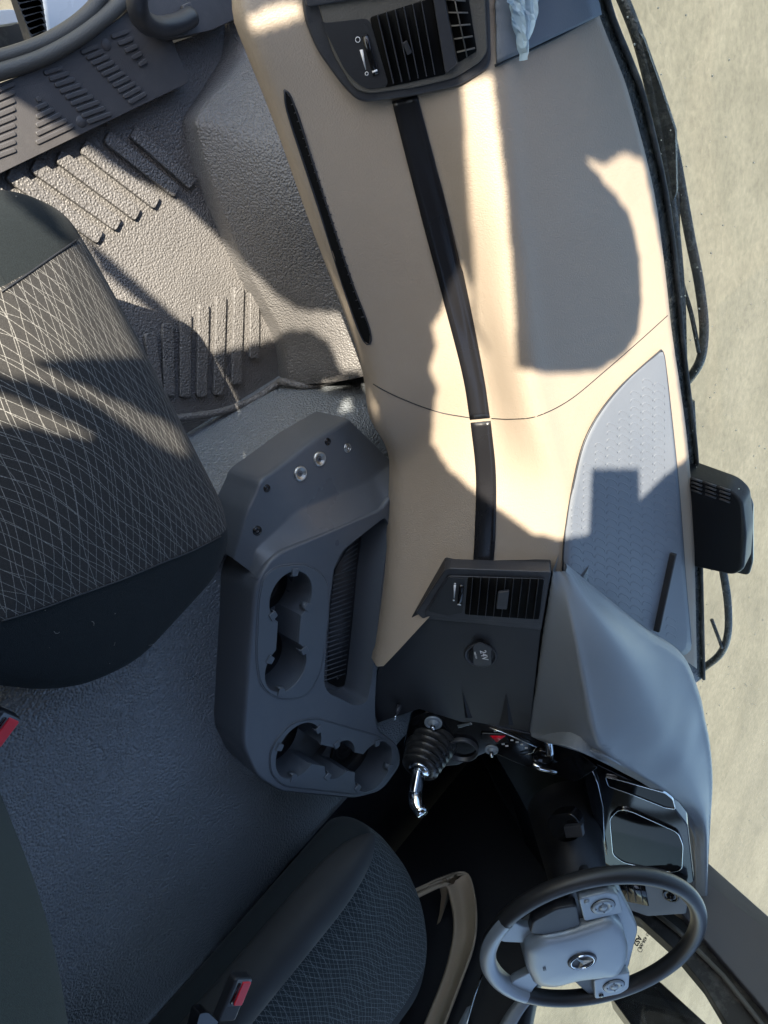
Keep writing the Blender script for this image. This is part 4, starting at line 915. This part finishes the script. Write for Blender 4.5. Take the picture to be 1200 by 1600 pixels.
# cab front panel outside under glass
bm = bmesh.new(); grid(bm, [[p + Vector((0, .02, -.03)) for p in low], [p + Vector((0, .03, -.4)) for p in low], [p + Vector((0, .03, -1.0)) for p in low]])
body_ = thing('cab_shell', (0, .2, .9), 'dark cab shell with roof, rear wall and windscreen pillars around the interior', 'truck cab')
link('front_panel', solid(bm, .02), RUB, body_); box('bulkhead', (0, 1.06, .1), (2.1, .03, .95), DARKM, body_)
LIN = mat('roof_lining', (.08, .08, .08), .9, .2, 500, kind='noise')
box('roof', (0, .38, 1.72), (2.16, .98, .04), LIN, body_); box('roof', (-.54, -.53, 1.72), (1.08, .82, .04), LIN, body_); box('roof', (.94, -.53, 1.72), (.28, .82, .04), LIN, body_); box('rear_wall', (0, -.95, .8), (2.16, .04, 1.84), LIN, body_)
box('rear_side', (1.06, -.58, .8), (.04, .75, 1.84), LIN, body_); box('rear_side', (-1.08, -.62, .8), (.04, .66, 1.84), LIN, body_)
link('header', bar_bm((-.95, .84, 1.64), (.95, .84, 1.64), .16, .10, (0, 0, 1)), LIN, body_, bevel=.02)
# passenger A pillar
link('windscreen_pillar', bar_bm((-1.03, .93, .62), (-.97, .74, 1.66), .05, .08, (1, 0, 0)), SILL, body_, bevel=.015)
# driver A pillar: face traced on the door plane
apf = Fr((1.02, .8, .8), (0, 1, 0), (0, 0, 1)); PIL = mat('pillar_trim_grey', (.075, .075, .085), .5, .25, 900, var=.06)
def dp(name, px, x0, x1, m, parent, r=.01, bevel=.006):
    f_ = Fr((x1, .8, .8), (0, -1, 0), (0, 0, 1))      # normal towards the cab (-x)
    if f_.n.x > 0: f_ = Fr((x1, .8, .8), (0, 1, 0), (0, 0, 1))
    return prism(name, f_, px, -(abs(x0 - x1)), 0, m, parent, r=r, bevel=bevel)
dp('driver_pillar', [(1060, 1330), (1100, 1342), (1250, 1475), (1330, 1600), (1290, 1700), (1180, 1560), (1085, 1450), (1040, 1400)], 1.07, .985, PIL, body_, r=.01, bevel=.01)
# ------------------------------------------------------------------ driver door
dd = thing('driver_door', (1.03, .3, .3), 'driver door with black window surround, glass and beige pocket', 'door')
dp('window_surround', [(955, 1402), (1000, 1395), (1080, 1445), (1150, 1520), (1215, 1590), (1300, 1700), (1200, 1700), (1160, 1640), (1100, 1540), (1050, 1480), (1000, 1435), (962, 1418)], 1.06, 1.01, RUB, dd, r=.006, bevel=.008)
q = [P(x, y, 0, 1.0) for x, y in ((1085, 1440), (1130, 1490), (1200, 1575), (1260, 1650))]; tube('surround_bead', q, .009, DARK, dd)
q = [P(x, y, 0, 1.0) for x, y in ((1000, 1408), (1060, 1455), (1130, 1525), (1230, 1650))]; tube('surround_bead', q, .006, SEAL, dd)
bm = bmesh.new(); vs = [bm.verts.new(P(x, y, 0, 1.04)) for x, y in ((790, 1400), (940, 1385), (1000, 1400), (1110, 1500), (1200, 1700), (780, 1700))]; bm.faces.new(vs); gl_ = link('window_glass', bm, GLASSD, dd, smooth=False)
dp('lower_panel', [(560, 1090), (850, 1100), (930, 1372), (850, 1500), (838, 1540), (826, 1600), (815, 1720), (300, 1900), (200, 1500)], 1.06, 1.0, DARKM, dd, r=.03, bevel=.015)
# maker's stamp etched on the glass
sf2 = Fr((1.036, .6, .7), (0, -1, 0), (0, 0, 1))
for i, (x, y) in enumerate(((996, 1478), (1004, 1484), (998, 1486), (1010, 1478), (1014, 1484), (1020, 1488), (1000, 1472), (1007, 1490))):
    a_, b_ = sf2.pix(x, y); 
st_ = sf2.pix(999, 1478); text('glass_stamp', 'E1 43R-001', .010, sf2, *sf2.pix(1006, 1470), 0, DARK, gl_, rot=R(180) if sf2.n.x > 0 else 0, bold=.0003)
text('glass_stamp', 'AS2', .016, sf2, *sf2.pix(996, 1470), 0, DARK, gl_, bold=.0006)
s_, t_ = sf2.pix(1000, 1484); lathe('stamp_ring', sf2.mat(s_, t_, 0), [(.0045, 0), (.0045, .0004), (.0058, .0004), (.0058, 0)], DARK, gl_, n=20)
# beige door pocket
def X_(l, x): return [P(a, b, 0, x) for a, b in l]
o0 = [P(632, 1395, 0, .80), P(690, 1370, 0, .84), P(728, 1362, 0, .88), P(741, 1395, 0, .90), P(744, 1440, 0, .91), P(738, 1480, 0, .92), P(720, 1530, 0, .92), P(690, 1610, 0, .92), P(650, 1720, 0, .92)]
i0 = [P(634, 1408, 0, .81), P(680, 1385, 0, .85), P(698, 1384, 0, .88), P(706, 1410, 0, .90), P(710, 1445, 0, .91), P(706, 1480, 0, .92), P(692, 1530, 0, .92), P(660, 1610, 0, .92), P(620, 1720, 0, .92)]
bm = loft([[p + Vector((.015, 0, .0)) for p in o0], o0, [a.lerp(b, .15) + Vector((.008, 0, 0)) for a, b in zip(o0, i0)], [a.lerp(b, .6) + Vector((.018, 0, 0)) for a, b in zip(o0, i0)], i0, [p + Vector((.02, 0, -.01)) for p in i0]], 60, 20)
link('door_pocket', solid(bm, .004), BEIGE2, dd)
sv = X_([(835, 1546), (808, 1572), (790, 1610), (770, 1660)], .93)
bm = loft([X_([(848, 1548), (822, 1575), (800, 1612), (780, 1660)], .93), X_([(832, 1546), (806, 1570), (784, 1606), (762, 1660)], .92), X_([(825, 1560), (800, 1584), (776, 1620), (755, 1670)], .95)], 30, 10); link('pull_handle', solid(bm, .006), SILVER, dd)
tube('trim_line', X_([(753, 1523), (742, 1555), (732, 1590), (720, 1640)], .94), .0022, CHROME, dd, n=8)
bm = loft([X_([(736, 1572), (726, 1610), (716, 1660)], .95), X_([(730, 1575), (712, 1612), (700, 1660)], .95)], 10); link('trim_plate', solid(bm, .004), SILVER, dd)
# exterior mirror arm past the side glass
ma = thing('mirror_arm', P(1040, 1590, 0, 1.2), 'black exterior mirror bracket seen through the driver door glass', 'mirror')
f3 = Fr((1.22, .8, .8), (0, -1, 0), (0, 0, 1))
if f3.n.x > 0: f3 = Fr((1.22, .8, .8), (0, 1, 0), (0, 0, 1))
prism('bracket', f3, [(950, 1552), (1000, 1530), (1030, 1532), (1110, 1605), (1200, 1720), (1050, 1720), (1000, 1620)], -.08, 0, GLOSS, ma, r=.01, bevel=.01)

# ------------------------------------------------------------------ unseen sheet added by the passenger door, holes shaped to pattern the sun
LIT = [
 [(718, 412), (735, 450), (738, 510), (760, 548), (800, 572), (845, 583), (890, 584), (935, 580), (975, 555), (998, 520), (1003, 470), (1000, 400), (985, 335), (955, 295), (915, 250), (945, 258), (975, 240), (1005, 252), (1040, 420), (1055, 560), (1066, 640), (1074, 715), (1036, 745), (1000, 780), (998, 732), (925, 732), (920, 835), (875, 842), (830, 832), (790, 802), (745, 770), (700, 730), (675, 690), (678, 640), (685, 610), (672, 580), (683, 540), (675, 510), (690, 490), (700, 455)],
 [(722, 125), (768, 118), (790, 300), (803, 470), (806, 575), (770, 560), (745, 500), (740, 400), (732, 280)],
 [(452, 6), (465, 6), (475, 22), (440, 36), (395, 48), (384, 30), (420, 12)],
 [(0, 143), (53, 173), (113, 217), (200, 273), (283, 317), (360, 390), (400, 430), (433, 463), (467, 485), (500, 488), (545, 490), (562, 560), (568, 575), (535, 582), (515, 535), (485, 515), (450, 515), (425, 530), (340, 550), (300, 570), (270, 612), (240, 640), (225, 600), (120, 380), (60, 300), (0, 290), (-60, 300), (-60, 120)],
 [(-80, 290), (40, 290), (110, 340), (140, 390), (210, 520), (295, 690), (288, 714), (240, 690), (150, 630), (80, 600), (0, 583), (-80, 575)],
 [(-60, 610), (0, 617), (60, 640), (110, 662), (155, 686), (100, 678), (40, 665), (-60, 655)],
 [(505, 600), (560, 583), (588, 640), (590, 700), (560, 655), (540, 640), (505, 690)],
 [(400, 655), (440, 690), (452, 684), (415, 650)],
]
bpy.context.view_layer.update(); dg = bpy.context.evaluated_depsgraph_get()
GOBO = Fr(Vector((-.3, .5, .4)) - SD * 2.7, Vector((SD.y, -SD.x, 0)), SD.cross(Vector((SD.y, -SD.x, 0))) * -1)
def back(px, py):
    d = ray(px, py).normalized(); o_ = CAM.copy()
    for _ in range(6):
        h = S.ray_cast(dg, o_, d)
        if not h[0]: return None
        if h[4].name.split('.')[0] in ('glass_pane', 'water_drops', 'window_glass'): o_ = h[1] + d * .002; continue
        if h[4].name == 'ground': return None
        q = h[1] - GOBO.o; return (q.dot(GOBO.x), q.dot(GOBO.y))
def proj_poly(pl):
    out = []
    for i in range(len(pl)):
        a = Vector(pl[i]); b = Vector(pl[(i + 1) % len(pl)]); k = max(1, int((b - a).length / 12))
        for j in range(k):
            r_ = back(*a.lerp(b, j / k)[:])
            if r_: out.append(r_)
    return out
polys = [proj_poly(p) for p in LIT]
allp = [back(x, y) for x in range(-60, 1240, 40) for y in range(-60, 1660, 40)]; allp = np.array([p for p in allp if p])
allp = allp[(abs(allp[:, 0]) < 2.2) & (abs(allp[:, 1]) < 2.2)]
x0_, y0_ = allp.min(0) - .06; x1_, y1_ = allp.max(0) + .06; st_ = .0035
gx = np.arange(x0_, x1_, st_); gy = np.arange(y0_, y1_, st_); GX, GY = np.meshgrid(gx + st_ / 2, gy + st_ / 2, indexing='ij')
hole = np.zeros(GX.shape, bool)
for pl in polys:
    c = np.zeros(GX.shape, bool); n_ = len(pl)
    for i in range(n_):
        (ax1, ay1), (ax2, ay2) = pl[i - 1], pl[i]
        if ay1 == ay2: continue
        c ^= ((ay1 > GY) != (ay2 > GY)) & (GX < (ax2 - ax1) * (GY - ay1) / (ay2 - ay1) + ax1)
    hole |= c
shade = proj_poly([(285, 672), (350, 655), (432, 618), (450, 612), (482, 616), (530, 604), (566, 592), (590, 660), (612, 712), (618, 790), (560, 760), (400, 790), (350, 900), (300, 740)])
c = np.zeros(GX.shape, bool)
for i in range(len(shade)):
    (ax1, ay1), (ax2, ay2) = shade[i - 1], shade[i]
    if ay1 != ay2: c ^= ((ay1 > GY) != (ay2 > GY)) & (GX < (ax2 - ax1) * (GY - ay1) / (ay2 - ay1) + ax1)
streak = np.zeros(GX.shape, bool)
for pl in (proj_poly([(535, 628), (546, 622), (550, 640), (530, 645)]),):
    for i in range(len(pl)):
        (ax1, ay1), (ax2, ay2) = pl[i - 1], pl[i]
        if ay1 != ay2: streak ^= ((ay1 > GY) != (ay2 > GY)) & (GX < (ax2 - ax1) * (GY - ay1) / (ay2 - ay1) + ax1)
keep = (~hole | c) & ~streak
# run-length rows keep the mesh light
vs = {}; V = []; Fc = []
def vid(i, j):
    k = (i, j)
    if k not in vs: vs[k] = len(V); V.append(GOBO.w(x0_ + i * st_, y0_ + j * st_, 0)[:])
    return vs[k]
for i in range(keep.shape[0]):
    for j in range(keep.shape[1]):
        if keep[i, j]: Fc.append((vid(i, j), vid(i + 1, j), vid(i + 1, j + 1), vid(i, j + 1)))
me = bpy.data.meshes.new('sun_gobo'); me.from_pydata(V, [], Fc); me.materials.append(RUB)
gobo = bpy.data.objects.new('sun_gobo', me); COL.objects.link(gobo); m = gobo.modifiers.new('s', 'SOLIDIFY'); m.thickness = .004
tag(gobo, 'dark sheet with cut openings, added out of view to pattern the sunlight in the cab', 'light blocker')

def on(px, py, h=.001):
    d = ray(px, py).normalized(); hh_ = S.ray_cast(dg, CAM, d)
    return (hh_[1] + hh_[2] * h, hh_[4].name) if hh_[0] else (None, '')
def seat_seam(pts, parent, want, rad=.0011):
    q = []
    for v in cr([Vector((x, y, 0)) for x, y in pts], 50):
        p_, n_ = on(v.x, v.y)
        if p_ and n_ == want: q.append(p_)
    if len(q) > 4: tube('seam', cr(q, 80), rad, DARKM, parent, n=6)
seat_seam([(2, 970), (60, 952), (120, 930), (190, 905), (250, 880), (300, 860), (344, 838)], ps, 'seat_cushion')
seat_seam([(2, 456), (40, 430), (80, 402), (118, 376)], ps, 'seat_cushion')

# lint fibres and crumbs lying on the vinyl, the seat edge and the mat
rl = random.Random(5); bm = bmesh.new()
for region, cnt in (((40, 60, 1150, 1560), 26), ((120, 330, 1040, 1500), 26), ((20, 280, 950, 1040), 9), ((200, 400, 420, 600), 14), ((20, 230, 250, 330), 10), ((420, 560, 1095, 1130), 5)):
    for _ in range(cnt):
        if len(region) == 4: x_, y_ = rl.uniform(region[0], region[1]), rl.uniform(region[2], region[3])
        p_, n_ = on(x_, y_, .0006)
        if not p_ or n_.split('.')[0] not in ('engine_tunnel', 'seat_cushion', 'cab_floor', 'body', 'toe_board', 'rib'): continue
        if rl.random() < .4:
            a_ = rl.uniform(0, 6.28); L = rl.uniform(.004, .012); k_ = rl.uniform(-1.5, 1.5)
            q = [p_ + Vector((math.cos(a_ + k_ * t) * L * t, math.sin(a_ + k_ * t) * L * t, .0006)) for t in (0, .33, .66, 1)]
            tube_bm(q, .00028, 4, bm)
        else: bmesh.ops.create_icosphere(bm, subdivisions=1, radius=rl.uniform(.0004, .0009), matrix=Matrix.Translation(p_))
tag(link('lint', bm, mat('lint_grey', (.20, .195, .18), .9, 0)), 'pale lint fibres and crumbs scattered over the engine cover, seat edge and floor mat', 'lint', kind='stuff')
